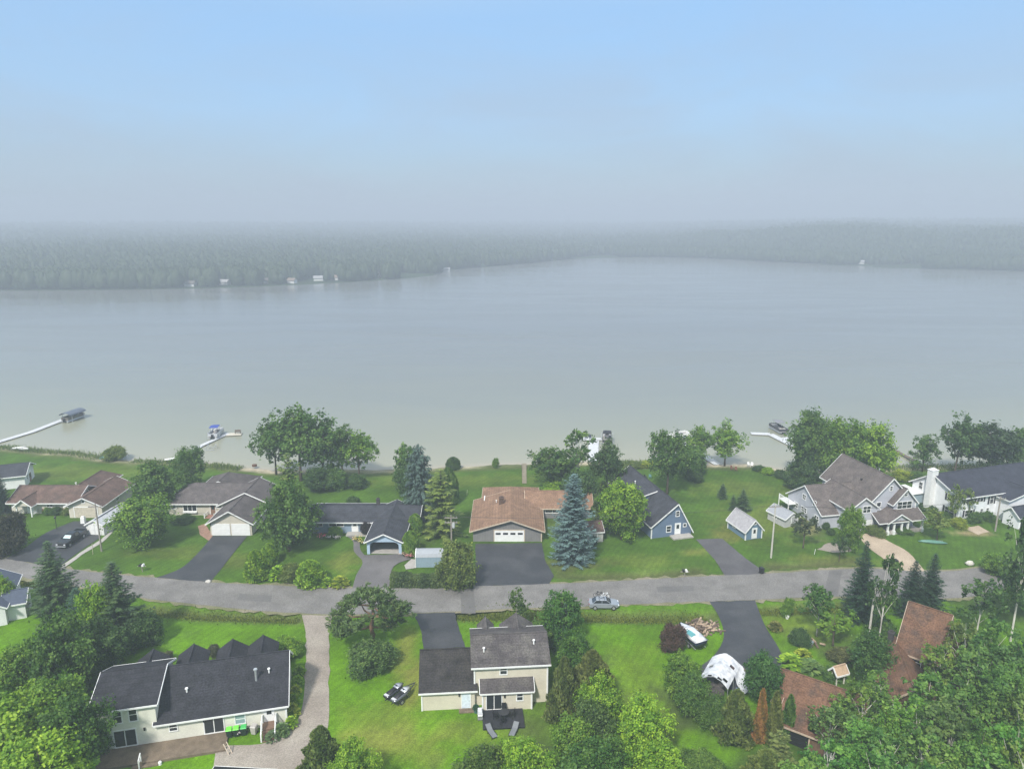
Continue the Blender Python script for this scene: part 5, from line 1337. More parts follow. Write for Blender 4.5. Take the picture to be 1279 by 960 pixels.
def mailbox(px, by, label, n=1, cols=((.02,.02,.022),(.7,.7,.68))):
    r = empty('mailbox', P(px,by), 0, label, 'mailbox', 'mailboxes at the roadside')
    m = MB(); m.box(-.05,.05,-.05,.05,-.1,1.05); 
    if n > 1: m.box(-.7,.7,-.06,.06,1.0,1.08)
    m.build('post', POLE, r)
    for i in range(n):
        x = (i-(n-1)/2)*.46
        m = MB(); prof = [(x-.17,1.09),(x+.17,1.09),(x+.17,1.32),(x+.1,1.42),(x-.1,1.42),(x-.17,1.32)]; m.prism(prof, 'y', -.28, .28); m.build('box', mat('mailbox_%d'%(i%len(cols)), cols[i%len(cols)], .4, var=.05), r)
mailbox(178,714,'black and white mailbox pair at the roadside left of the double garage drive',2)
mailbox(855,721,'white mailbox pair at the roadside left of the grey asphalt drive',2,((.7,.7,.68),(.55,.55,.55)))
mailbox(583,730,'row of mailboxes in front of the hedge by the tan-roofed house',3)
def wheelie(px, by, rz, body, lid, label, loc=None, grp='wheeled bins'):
    r = empty('wheeled_bin', loc or P(px,by), rz, label, 'bin', grp)
    m = MB(); m.loft([[(-.24,-.24,.08),(.24,-.24,.08),(.24,.26,.08),(-.24,.26,.08)],[(-.31,-.33,1.0),(.31,-.33,1.0),(.31,.36,1.0),(-.31,.36,1.0)]]); m.build('body', body, r)
    m = MB(); m.loft([[(-.34,-.37,1.01),(.34,-.37,1.01),(.34,.40,1.01),(-.34,.40,1.01)],[(-.27,-.28,1.10),(.27,-.28,1.10),(.27,.33,1.12),(-.27,.33,1.12)]]); m.build('lid', lid, r)
    for x in (-.29,.29):
        m = MB(); m.tube([(x-.04,.27,.12),(x+.04,.27,.12)], .12, 10); m.build('wheel', BLACK, r)
wheelie(951,716,.2,BLACK,BLACK,'black wheeled bin at the end of the grey asphalt drive')
wheelie(1118,706,.1,BLACK,BLACK,'dark wheeled bin beside the gravel drive at the spruces',grp='wheeled bins')
GBIN = mat('green_bin_body',(.015,.03,.018),.5); LIME = mat('lime_lid',(.16,.62,.06),.4,var=.05); GRN = mat('green_lid',(.06,.42,.10),.4,var=.05)
wheelie(0,0,R(13),GBIN,LIME,'left bin with a lime lid under the curtained window of the long house',atH(13.75,-.3,.02)); wheelie(0,0,R(13),GBIN,LIME,'middle bin with a lime lid under the curtained window of the long house',atH(14.5,-.3,.02)); wheelie(0,0,R(13),GBIN,GRN,'right bin with a darker green lid under the curtained window of the long house',atH(15.3,-.3,.02))
wheelie(0,0,R(-8),mat('beige_bin',(.42,.40,.36),.5),mat('beige_bin_lid',(.38,.36,.33),.5),'beige bin by itself left of the white porch steps',atH(16.4,-.4,.02))

def lamppost(px, by, label):
    r = empty('lamp_post', P(px,by), 0, label, 'lamp post')
    m = MB(); m.tube([(0,0,0),(0,0,2.2)], .05, 8); m.build('post', BLACK, r)
    m = MB(); m.loft([[(-.1,-.1,2.2),(.1,-.1,2.2),(.1,.1,2.2),(-.1,.1,2.2)],[(-.17,-.17,2.5),(.17,-.17,2.5),(.17,.17,2.5),(-.17,.17,2.5)],[(-.02,-.02,2.7),(.02,-.02,2.7),(.02,.02,2.7),(-.02,.02,2.7)]]); m.build('lantern', BLACK, r)
lamppost(71,661,'black garden lamp post on the lawn left of the black pickup')

# ------------------------------------------------------------------ vehicles
def wheel(root, x, y, r, w=.22, rimm=None):
    m = MB(); m.tube([(x,y-w/2,r),(x,y+w/2,r)], r, 16); o = m.build('wheel', mat('tyre',(.02,.02,.02),.9), root)
    s = 1 if y > 0 else -1
    m = MB(); m.tube([(x,y+s*(w/2-.02),r),(x,y+s*(w/2+.02),r)], r*.62, 12); m.build('rim', rimm or STEEL, o)
def ring(x, hw, z0, z1, top=None, n=0):
    t = top if top is not None else hw
    return [(x,-hw,z0+.12),(x,-hw*.9,z0),(x,hw*.9,z0),(x,hw,z0+.12),(x,hw,z1-.15),(x,t,z1),(x,-t,z1),(x,-hw,z1-.15)]
def carpaint(n, c, rough=.25, metal=.3): return mat(n, c, rough, metal, var=.04, spec=.6)
def sedan():
    r = empty('parked_car', P(754,757.5), R(-1), 'silver car with two bicycles on its roof parked on the road edge', 'car')
    pc = carpaint('silver_paint', (.33,.36,.40))
    m = MB(); m.loft([ring(-2.25,.72,.42,.80),ring(-2.1,.84,.28,.93),ring(-1.3,.90,.24,.98),ring(0,.91,.22,.97),ring(1.2,.90,.24,.93),ring(1.9,.84,.28,.80),ring(2.25,.66,.40,.66)]); m.build('body', pc, r)
    g = MB(); g.loft([[(-1.75,-.74,.95),(-1.75,.74,.95),(1.05,.76,.95),(1.05,-.76,.95)],[(-1.15,-.60,1.40),(-1.15,.60,1.40),(.30,.62,1.40),(.30,-.62,1.40)]]); g.build('windows', GLASS, r)
    g = MB(); g.loft([[(-1.2,-.62,1.39),(-1.2,.62,1.39),(.36,.64,1.39),(.36,-.64,1.39)],[(-1.0,-.52,1.47),(-1.0,.52,1.47),(.15,.54,1.47),(.15,-.54,1.47)]])
    for sy in (-1,1):
        for a, b in (((-1.75,.74,.95),(-1.15,.61,1.41)),((1.05,.76,.95),(.30,.63,1.41)),((-.35,.755,.95),(-.35,.62,1.41))): g.bar((a[0],a[1]*sy,a[2]),(b[0],b[1]*sy,b[2]),.07,.06)
    g.build('roof', pc, r)
    for x in (-1.38,1.38):
        for y in (-.84,.84): wheel(r, x, y, .33)
    for y in (-.6,.6):
        m = MB(); m.sphere((2.13,y,.66),(.14,.2,.1),8,5); m.build('headlight', mat('lamp_glass',(.6,.62,.65),.1), r)
        m = MB(); m.sphere((-2.2,y,.78),(.1,.18,.09),8,5); m.build('tail_light', mat('red_lamp',(.25,.01,.01),.2), r)
        m = MB(); m.sphere((.75,y*1.6,1.0),(.09,.13,.08),6,4); m.build('wing_mirror', pc, r)
    m = MB()
    for x in (-.75,.0): m.bar((x,-.66,1.54),(x,.66,1.54),.05,.04); m.box(x-.03,x+.03,-.62,-.56,1.45,1.53); m.box(x-.03,x+.03,.56,.62,1.45,1.53)
    m.build('roof_rack', BLACK, r)
    return r
def bicycle(loc, rz, tilt, label, fm):
    r = empty('bicycle', loc, rz, label, 'bicycle', 'bicycles on the car roof'); r.rotation_euler = (tilt, 0, rz)
    for x in (-.52,.52):
        m = MB(); pts = [(x+.33*math.cos(t*math.pi/9), 0, .34+.33*math.sin(t*math.pi/9)) for t in range(19)]
        m.tube(pts, .028, 6, cap=False); o = m.build('wheel', BLACK, r)
        s = MB()
        for k in range(6): s.bar((x,0,.34),(x+.31*math.cos(k*math.pi/3),0,.34+.31*math.sin(k*math.pi/3)),.012,.012)
        s.build('spokes', STEEL, o)
    m = MB()
    for a, b in (((-.52,.34),(-.15,.32)),((-.52,.34),(-.2,.82)),((-.15,.32),(-.22,.88)),((-.15,.32),(.36,.78)),((-.2,.8),(.34,.84)),((.52,.34),(.34,.92))): m.bar((a[0],0,a[1]),(b[0],0,b[1]),.045,.045)
    m.build('frame', fm, r)
    m = MB(); m.bar((.33,-.26,.95),(.33,.26,.95),.03,.03); m.build('handlebar', BLACK, r)
    m = MB(); m.cbox((-.23,0,.92),(.26,.13,.06)); m.build('saddle', BLACK, r)
car_r = sedan(); cl = car_r.location
bicycle((cl.x-.75, cl.y+.28, 1.56), R(4), .16, 'bicycle on the car roof farther from the camera, with the dark frame', BLACK)
bicycle((cl.x+.1, cl.y-.30, 1.56), R(-6), -.55, 'bicycle leaning toward the camera on the car roof, with the pale frame', mat('pale_frame',(.65,.68,.7),.3))
def pickup():
    a = P(76,686); b = P(104,668); d = (a-b); 
    r = empty('pickup_truck', (a+b)/2, math.atan2(d.y, d.x), 'black pickup truck parked on the asphalt drive in front of the brown ranch', 'pickup truck')
    pc = carpaint('black_paint', (.012,.013,.016), .18, .1)
    m = MB(); m.loft([ring(-2.85,.95,.55,1.15),ring(-2.7,.98,.5,1.2),ring(-.9,.99,.45,1.2),ring(1.3,.99,.45,1.2),ring(2.5,.96,.48,1.12),ring(2.85,.88,.55,1.0)]); m.build('body', pc, r, False)
    m = MB(); m.box(-2.7,-1.0,-.98,-.86,1.19,1.38); m.box(-2.7,-1.0,.86,.98,1.19,1.38); m.box(-2.86,-2.7,-.98,.98,1.15,1.38); m.build('cargo_bed', pc, r)
    g = MB(); g.loft([[(-1.0,-.86,1.2),(-1.0,.86,1.2),(1.35,.86,1.2),(1.35,-.86,1.2)],[(-.8,-.70,1.78),(-.8,.70,1.78),(.55,.70,1.78),(.55,-.70,1.78)]]); g.build('windows', GLASS, r)
    g = MB(); g.loft([[(-.86,-.73,1.77),(-.86,.73,1.77),(.62,.73,1.77),(.62,-.73,1.77)],[(-.7,-.62,1.88),(-.7,.62,1.88),(.42,.62,1.88),(.42,-.62,1.88)]])
    for sy in (-1,1):
        for p_, q_ in (((-1.0,.86,1.2),(-.8,.72,1.8)),((1.35,.86,1.2),(.55,.72,1.8)),((.2,.87,1.2),(.1,.72,1.8))): g.bar((p_[0],p_[1]*sy,p_[2]),(q_[0],q_[1]*sy,q_[2]),.09,.07)
    g.build('roof', pc, r)
    s = MB(); s.loft([[(1.22,-.66,1.33),(1.22,.66,1.33),(1.23,.66,1.345),(1.23,-.66,1.345)],[(.72,-.58,1.69),(.72,.58,1.69),(.73,.58,1.705),(.73,-.58,1.705)]]); s.build('sun_shade', mat('windscreen_shade',(.55,.68,.68),.4), r)
    m = MB(); m.box(2.84,2.9,-.5,.5,.62,.95); m.build('grille', mat('dark_chrome',(.06,.06,.065),.3,.5), r); m = MB(); m.box(2.8,2.98,-.92,.92,.45,.6); m.build('bumper', STEEL, r)
    for y in (-.72,.72):
        m = MB(); m.box(2.78,2.9,y-.16,y+.16,.75,.95); m.build('headlight', mat('lamp_glass',(.6,.62,.65),.1), r)
        m = MB(); m.sphere((1.1,y*1.5,1.28),(.1,.12,.14),6,4); m.build('wing_mirror', pc, r)
    for x in (-1.8,1.85):
        for y in (-.86,.86): wheel(r, x, y, .4, .28)
pickup()
def jetskis():
    a = P(486,880); b = P(508,864); d = b-a; rz = math.atan2(d.y, d.x); c = (a+b)/2
    r = empty('boat_trailer', c, rz, 'double watercraft trailer on the lawn left of the beige house', 'trailer')
    m = MB(); m.bar((-1.6,-.55,.45),(1.4,-.55,.45),.08,.1); m.bar((-1.6,.55,.45),(1.4,.55,.45),.08,.1); m.bar((-1.2,-1.1,.4),(-1.2,1.1,.4),.08,.1); m.bar((.6,-1.1,.4),(.6,1.1,.4),.08,.1); m.bar((1.4,-.55,.45),(3.0,0,.5),.08,.1); m.bar((1.4,.55,.45),(3.0,0,.5),.08,.1); m.build('frame', mat('trailer_steel',(.06,.06,.065),.5,.4), r)
    for y in (-1.15,1.15): wheel(r, -.5, y, .3, .2)
    M = Matrix.Translation(c) @ Matrix.Rotation(rz, 4, 'Z')
    for k, (y, cc, lab) in enumerate(((.62,(.02,.022,.03),'black watercraft on the trailer, farther from the beige house'),(-.62,(.10,.11,.13),'grey and silver watercraft on the trailer, nearer the beige house'))):
        o = empty('jet_ski', M @ Vector((.0,y,.5)), rz, lab, 'jet ski', 'watercraft on the trailer')
        hull = MB(); 
        def hr(x, w, z0, z1): return [(x,-w*.35,z0),(x,w*.35,z0),(x,w,z0+(z1-z0)*.6),(x,w*.8,z1),(x,-w*.8,z1),(x,-w,z0+(z1-z0)*.6)]
        hull.loft([hr(-1.5,.42,.12,.42),hr(-.9,.52,.02,.46),hr(.3,.53,.0,.5),hr(1.0,.4,.1,.58),hr(1.55,.08,.38,.55)]); hull.build('hull', carpaint('ski_hull_%d'%k, cc, .2, .1), o, True)
        h2 = MB(); h2.loft([hr(-1.1,.34,.44,.56),hr(-.3,.3,.44,.66),hr(.25,.3,.44,.62)]); h2.build('seat', BLACK, o, True)
        h3 = MB(); h3.loft([hr(.2,.42,.45,.7),hr(.7,.42,.45,.85),hr(1.35,.16,.45,.66)]); h3.build('hood', carpaint('ski_hood_%d'%k, ((.30,.32,.36),(.52,.54,.57))[k], .2, .2), o, True)
        h4 = MB(); h4.bar((.28,-.36,.98),(.28,.36,.98),.05,.05); h4.bar((.4,0,.75),(.28,0,.98),.12,.1); h4.build('handlebar', BLACK, o)
        h5 = MB(); h5.box(-1.42,-1.1,-.32,.32,.42,.5); h5.build('rear_platform', mat('pale_grey_plastic',(.55,.56,.58),.4), o)
jetskis()
def covered_boat():
    a = P(851,792); b = P(874,812); d = a-b; rz = math.atan2(d.y,d.x); c = (a+b)/2
    r = empty('boat', c, rz, 'dark blue motorboat under a torn white cover by the woodpile', 'boat')
    def hr(x, w, z0, z1): return [(x,-w*.15,z0),(x,w*.15,z0),(x,w*.9,z0+(z1-z0)*.5),(x,w,z1),(x,-w,z1),(x,-w*.9,z0+(z1-z0)*.5)]
    m = MB(); m.loft([hr(-2.3,1.0,.55,1.45),hr(-1,1.1,.5,1.5),hr(.8,1.0,.55,1.55),hr(1.8,.6,.8,1.65),hr(2.5,.08,1.2,1.7)]); m.build('hull', carpaint('navy_hull',(.015,.02,.055),.25,0), r, True)
    m = MB(); m.loft([[(x,-w,1.5),(x,-w*.5,z-.05),(x,0,z),(x,w*.5,z-.05),(x,w,1.5)] for x,w,z in ((-2.4,1.05,1.62),(-1.2,1.15,1.95),(.2,1.12,2.1),(1.2,.9,1.9),(2.4,.15,1.72))]); m.build('cover', mat('white_tarp',(.62,.63,.64),.55,var=.2,scale=1.6,tint=((.38,.40,.44),1.2)), r, True)
    m = MB(); m.loft([[(x,.15,1.97),(x,.45,z),(x,.9,1.78)] for x,z in ((-1.3,2.0),(-.3,2.12),(.4,2.02))]); m.build('cover_patch', mat('turquoise_tarp',(.10,.30,.32),.5), r)
    m = MB(); m.bar((-2.2,-.8,.42),(2,-.5,.42),.08,.1); m.bar((-2.2,.8,.42),(2,.5,.42),.08,.1); m.bar((2,-.5,.42),(3.4,0,.45),.08,.1); m.bar((2,.5,.42),(3.4,0,.45),.08,.1); m.bar((-1,-1,.35),(-1,1,.35),.1,.1); m.build('trailer_frame', STEEL, r)
    for y in (-1.0,1.0): wheel(r, -1.0, y, .33, .2)
covered_boat()
def woodpile(c, rz, n, label, w=3.4, lvl=4, seed=1):
    rr = random.Random(seed); r = empty('woodpile', c, rz, label, 'woodpile', 'heaps of split logs')
    dk = MB(); lt = MB()
    for i in range(n):
        k = rr.random(); z = .12 + lvl*.26*(1-k)**1.4*rr.random(); x = rr.gauss(0, w*.28*(1-z/(lvl*.3+.3)*.6)); y = rr.gauss(0,.8); an = rr.gauss(.5,.5); l = rr.uniform(.6,1.3)
        d = Vector((math.cos(an)*l/2, math.sin(an)*l/2, rr.gauss(0,.1))); p = Vector((x,y,z))
        (dk if rr.random() < .55 else lt).tube([p-d,p+d], rr.uniform(.08,.17), 6)
    o = dk.build('dark_logs', mat('log_bark',(.12,.085,.065),.9,var=.35,scale=3), r); o = lt.build('pale_logs', mat('split_wood',(.36,.27,.19),.85,var=.3,scale=3), r)
woodpile(P(874,786), .3, 130, 'heap of split logs behind the covered boat beside the drive', seed=2)
woodpile(P(893,784), .2, 22, 'small scatter of pale logs at the edge of the blue-grey drive', 1.6, 1, 4)
def tarp_shelter():
    a = P(869,860); b = P(893,872); fl = P(896,834)
    r = empty('tarp_shelter', P(898,858), R(-32), 'torn white tarpaulin shelter with a sagging flap beside the drive', 'shelter')
    tm = mat('white_tarp',(.62,.63,.64)); hole = mat('tarp_hole',(.05,.045,.05),.9)
    def zz(u): return 2.1 + 1.1*(1-abs(u)**1.5)
    us = [-1,-.8,-.5,-.2,0,.2,.5,.8,1]; rr = random.Random(9); m = MB(); L = 5.4; n = 9
    rows = []
    for i in range(n+1):
        y = -L/2 + L*i/n; rows.append([(1.75*u, y + rr.uniform(-.05,.05), zz(u) - .22*math.sin(math.pi*((i*2)%n)/n)*(1-abs(u)) + rr.uniform(-.05,.05)) for u in us])
    vs = [p for row in rows for p in row]; k = len(us)
    F = []
    for i in range(n):
        for j in range(k-1):
            if (i, j) in ((1,6),(0,5),(4,1),(0,2),(6,6)): continue
            F.append((i*k+j, i*k+j+1, (i+1)*k+j+1, (i+1)*k+j))
    m.add(vs, F); ed = m.build('tarpaulin', tm, r); s = ed.modifiers.new('thickness','SOLIDIFY'); s.thickness = .03
    w = MB(); w.add([(-1.75,-L/2,2.1),(-1.75,L/2,2.1),(-1.85,L/2,.3),(-1.95,0,.2),(-1.85,-L/2,.5)], [(0,1,2,3,4)]); o = w.build('side_flap', tm, r); o.modifiers.new('thickness','SOLIDIFY').thickness = .03
    w = MB(); w.add([(1.75,L*.05,2.15),(1.75,L/2,2.1),(.6,L/2,3.0),(2.0,L/2+.3,1.9),(3.6,L*.3,.35),(3.1,-.6,.45),(2.2,-.3,1.5)], [(0,1,3,4,5,6),(1,2,3)]); o = w.build('sagging_flap', tm, r); o.modifiers.new('thickness','SOLIDIFY').thickness = .03
    f = MB()
    for x in (-1.7,1.7):
        for y in (-L/2+.1,0,L/2-.1): f.tube([(x,y,-.1),(x,y,2.05)], .035, 6)
    for y in (-L/2+.1,0,L/2-.1): f.tube([(-1.7,y,2.05),(-.9,y,2.75),(0,y,3.05),(.9,y,2.75),(1.7,y,2.05)], .035, 6)
    f.build('frame', STEEL, r)
    c = MB(); rr = random.Random(3)
    for i in range(14): c.cbox((rr.uniform(-.7,.7), -2.0+4.0*i/13, .3+rr.random()*.2), (rr.uniform(.6,1.2),rr.uniform(.5,.8),rr.uniform(.4,1.0)), rr.random()*3)
    o = c.build('clutter', mat('dark_clutter',(.09,.08,.075),.8,var=.4,scale=3)); o.location = r.location; o.rotation_euler = r.rotation_euler; tag(o, 'heap of dark stored clutter under the torn white tarpaulin', 'clutter')
tarp_shelter()
o = MB(); rr = random.Random(5)
for i in range(9): o.cbox((rr.uniform(-.8,.8), rr.uniform(-.5,.5), .2+.3*rr.random()), (rr.uniform(.3,.7),)*2+(rr.uniform(.2,.6),), rr.random()*3)
o = o.build('scrap_pile', mat('scrap_brown',(.17,.11,.10),.8,var=.5,scale=4)); o.location = P(921,842); tag(o, 'reddish-brown pile of scrap between the tarpaulin flap and the round tree', 'scrap')
o = MB(); o.loft([[(-.9,-.5,0),(.9,-.5,0),(.9,.5,0),(-.9,.5,0)],[(-.6,-.3,.55),(.7,-.35,.5),(.6,.3,.7),(-.6,.3,.45)]]); o = o.build('covered_heap', mat('blue_tarp',(.20,.27,.36),.6,var=.2)); o.location = P(929,862); tag(o, 'low heap under a blue-grey sheet beside the tarpaulin shelter', 'covered heap')

# ------------------------------------------------------------------ back deck of the beige house
dk = empty('deck', atI(3.2,-2.85), R(4.5), 'black low deck behind the beige house', 'deck')
m = MB()
for i in range(14): m.box(-2.4,2.4,-1.6+.229*i,-1.6+.229*i+.222,.16,.22)
m.build('boards', mat('black_deck',(.022,.022,.027),.65,var=.2,scale=2), dk)
m = MB(); m.box(-2.38,2.38,-1.58,-1.52,-.1,.16); m.box(-2.38,-2.32,-1.5,1.58,-.1,.16); m.box(2.32,2.38,-1.5,1.58,-.1,.16); m.build('skirt', BLACK, dk)
st_ = MB(); st_.box(-.95,.95,-.35,.35,0,.12); o = st_.build('door_step', WOODM); o.location = atI(-.95,-1.0,0); o.rotation_euler = (0,0,R(4.5)); tag(o, 'brown wooden step under the pale blue garage door', 'step')
tb = empty('patio_table', atI(3.3,-2.7,.225), R(10), 'round dark table in the middle of the black deck', 'table')
m = MB(); m.tube([(0,0,.68),(0,0,.73)], .6, 20); m.build('tabletop', mat('dark_grey_metal',(.05,.05,.055),.4,.3), tb)
for k in range(4): m = MB(); m.bar((.1*math.cos(k*1.57),.1*math.sin(k*1.57),.68),(.45*math.cos(k*1.57),.45*math.sin(k*1.57),0),.05,.05); m.build('leg', BLACK, tb)
def patio_chair(loc, rz, label, cm=BLACK, grp='chairs around the deck table', name='patio_chair', cat='chair'):
    r = empty(name, loc, rz, label, cat, grp)
    m = MB(); m.box(-.26,.26,-.26,.26,.40,.45); m.build('seat', cm, r)
    m = MB(); m.cbox((0,.27,.72),(.52,.05,.6),rx=-.18); m.build('backrest', cm, r)
    for x in (-.24,.24):
        for y in (-.23,.23): m = MB(); m.box(x-.025,x+.025,y-.025,y+.025,0,.4); m.build('leg', cm, r)
        m = MB(); m.bar((x*1.12,-.26,.63),(x*1.12,.27,.66),.05,.03); m.bar((x*1.12,-.25,.4),(x*1.12,-.25,.63),.03,.03); m.build('armrest', cm, r)
for k, (x, y, a, t) in enumerate(((2.3,-2.7,1.57,'left side'),(4.3,-2.6,-1.57,'right side'),(3.4,-1.75,0,'house side'),(3.1,-3.6,3.14,'lawn side'))): patio_chair(atI(x,y,.225), R(4.5)+a, 'black chair on the %s of the round deck table' % t)
def lounger(loc, rz, label):
    r = empty('lounge_chair', loc, rz, label, 'lounge chair', 'lounge chairs on the lawn by the deck'); lm = mat('grey_sling',(.16,.17,.18),.7,var=.1)
    m = MB(); m.box(-.31,.31,-1.0,.25,.30,.35); m.build('seat', lm, r); m = MB(); m.bar((0,.25,.33),(0,.95,.72),.62,.05,up=(0,0,1)); m.build('backrest', lm, r)
    for x in (-.34,.34): m = MB(); m.bar((x,-1.0,.33),(x,.25,.33),.05,.06); m.bar((x,.25,.33),(x,.95,.72),.05,.06); m.build('side_rail', BLACK, r)
    for x in (-.32,.32):
        for y in (-.85,.2): m = MB(); m.box(x-.03,x+.03,y-.03,y+.03,0,.30); m.build('leg', BLACK, r)
lounger(atI(1.7,-5.1), R(28), 'left grey lounge chair on the grass in front of the black deck'); lounger(atI(4.3,-5.0), R(-18), 'right grey lounge chair on the grass in front of the black deck')
g = empty('grill', atI(.55,-2.3,.0), R(4.5), 'grey and white gas grill at the left edge of the black deck', 'grill')
m = MB(); m.box(-.3,.3,-.5,.5,.1,.8); m.build('cart', mat('grill_grey',(.25,.25,.26),.5), g); m = MB(); m.loft([[(-.3,-.4,.8),(.3,-.4,.8),(.3,.4,.8),(-.3,.4,.8)],[(-.22,-.36,1.1),(.2,-.36,1.15),(.2,.36,1.15),(-.22,.36,1.1)]]); m.build('lid', mat('pale_grey_plastic',(.55,.56,.58)), g)
for y in (-.62,.62): m = MB(); m.box(-.25,.25,y-.12,y+.12,.78,.82); m.build('side_shelf', WHITE, g)
pt = empty('planter', atI(.1,-1.3,0), 0, 'green potted plant in the corner beside the sliding door of the beige house', 'planter')
m = MB(); m.tube([(0,0,0),(0,0,.45)], [.22,.3], 12); m.build('pot', mat('teal_pot',(.06,.14,.13),.4), pt)
c_ = link_mesh('plant', POOL['hosta'][0][0], pt); c_.location = (0,0,.4); c_.scale = (.9,.9,.7); c_.color = (.03,.09,.05,1)
# things around the long white house's deck
lad = empty('ladder', atH(13.9,-2.9,0), R(60), 'short pale step ladder leaning at the right end of the plank deck', 'ladder')
for x in (-.2,.2): m = MB(); m.bar((x,-.5,0),(x,.35,1.15),.06,.09); m.build('rail', mat('pale_wood',(.55,.46,.36),.7,var=.2), lad)
m = MB(); [m.bar((-.2,-.5+.21*i,.28*i),(.2,-.5+.21*i,.28*i),.05,.05) for i in range(1,4)]; m.build('rungs', mat('pale_wood',(.55,.46,.36)), lad)
po = empty('deck_newel', atH(5.1,-3.15,0), R(13), 'white slanted stair rail at the front of the plank deck', 'railing')
m = MB(); m.box(-.06,.06,-.06,.06,0,1.0); m.box(-.06,.06,.75,.87,.1,1.25); m.build('post', WHITE, po); m = MB(); m.bar((0,-.05,1.0),(0,.85,1.27),.1,.08); m.bar((0,-.05,.5),(0,.85,.75),.06,.06); m.build('handrail', WHITE, po)
m = MB(); m.sphere((0,0,.22),.2,10,6); m.tube([(0,0,0),(0,0,.15)],[.18,.12],10); o = m.build('white_planter', WHITE); o.location = atH(7.1,-2.95,.0); tag(o, 'round white pot on the grass beside the deck steps', 'pot')
# garden bits
for px, py, lab in ((983,772,'white glazing ball in the garden beside the small round bush'),): 
    m = MB(); m.sphere((0,0,.35),.3,12,8); m.tube([(0,0,0),(0,0,.1)],.2,10); o = m.build('garden_ball', WHITE); o.location = P(px,py); tag(o, lab, 'ornament')
m = MB(); m.tube([(0,0,0),(0,0,.6)], [.38,.45], 14); m.tube([(0,0,.6),(0,0,.66)], [.48,.48], 14); o = m.build('metal_tub', mat('pale_blue_tub',(.42,.48,.55),.3,.3)); o.location = P(1011,806); tag(o, 'pale metal tub among the garden shrubs right of the drive', 'tub')
woodpile(P(1003,800), 1.0, 26, 'dark little heap of garden logs left of the metal tub', 1.2, 2, 8)
for i, (px, py, s, lab) in enumerate([(260,727,.55,'whitish boulder at the road edge beside the double garage drive'),(1211,705,.9,'flat pale boulder on the lawn by the road end'),(1010,0,0,''),(0,686,.5,'small pale stone at the left edge of the photo'),(18,676,.8,'flat grey stone under the brownish shrub at the left')]):
    if s == 0: continue
    m = MB(); m.sphere((0,0,s*.3),(s*.8,s*.6,s*.5),9,6,.15,random.Random(i)); o = m.build('boulder', mat('pale_stone',(.5,.48,.43),.9,var=.2,scale=3), None, True); o.location = P(px,py); tag(o, lab, 'boulder')
cn = empty('canoe', P(1165,677.5), R(-12), 'upturned green canoe on the lawn between the grey and the white house', 'canoe')
def cr_(x, w, h): return [(x, w*math.cos(t*math.pi/6), .05+h*math.sin(t*math.pi/6)) for t in range(7)]
m = MB(); m.loft([cr_(-2.4,.03,.12),cr_(-1.7,.3,.35),cr_(-.6,.45,.46),cr_(.6,.45,.46),cr_(1.7,.3,.35),cr_(2.4,.03,.12)]); m.build('hull', mat('green_hull',(.10,.22,.17),.4,var=.15), cn, True)
m = MB(); m.bar((-2.35,0,.17),(2.35,0,.17),.05,.05); m.bar((-1.6,0,.41),(1.6,0,.53),.05,.04); m.build('keel', STEEL, cn)
o = empty('heat_pump', P(590.5,659), 0, 'white air unit on the grass left of the tan-roofed house', 'air unit')
m = MB(); m.box(-.4,.4,-.4,.4,.05,.95); m.build('cabinet', WHITE, o); m = MB(); m.tube([(0,0,.95),(0,0,1.0)], .33, 14); m.build('fan_grille', BLACK, o); m = MB(); m.box(-.45,.45,-.45,.45,-.05,.05); m.build('base', CONC, o)
o = empty('covered_grill', P(104.5,653), 0, 'white covered upright grill at the top of the black pickup drive', 'grill'); m = MB(); m.loft([[(-.4,-.35,0),(.4,-.35,0),(.4,.35,0),(-.4,.35,0)],[(-.35,-.3,1.1),(.35,-.3,1.1),(.35,.3,1.1),(-.35,.3,1.1)],[(-.2,-.15,1.45),(.2,-.15,1.45),(.2,.15,1.45),(-.2,.15,1.45)]]); m.build('cover', WHITE, o); m = MB(); m.box(-.3,.3,-.37,-.33,.02,.08); m.build('hem', STEEL, o)
# marker stakes
for px, by, h_, c, lab in ((116,692,2.0,(.5,.45,.35),'thin pale stake leaning on the lawn near the pole'),(1017,692,1.0,(.7,.7,.7),'white short marker post on the lawn left of the gravel drive'),(583,618,1.2,(.5,.48,.4),'thin post on the mown lawn above the tan roof')):
    m = MB(); m.bar((0,0,-.1),(.12,0,h_),.09,.05); o = m.build('stake', mat('stake_%d'%px,c,.7)); o.location = P(px,by); tag(o, lab, 'stake')
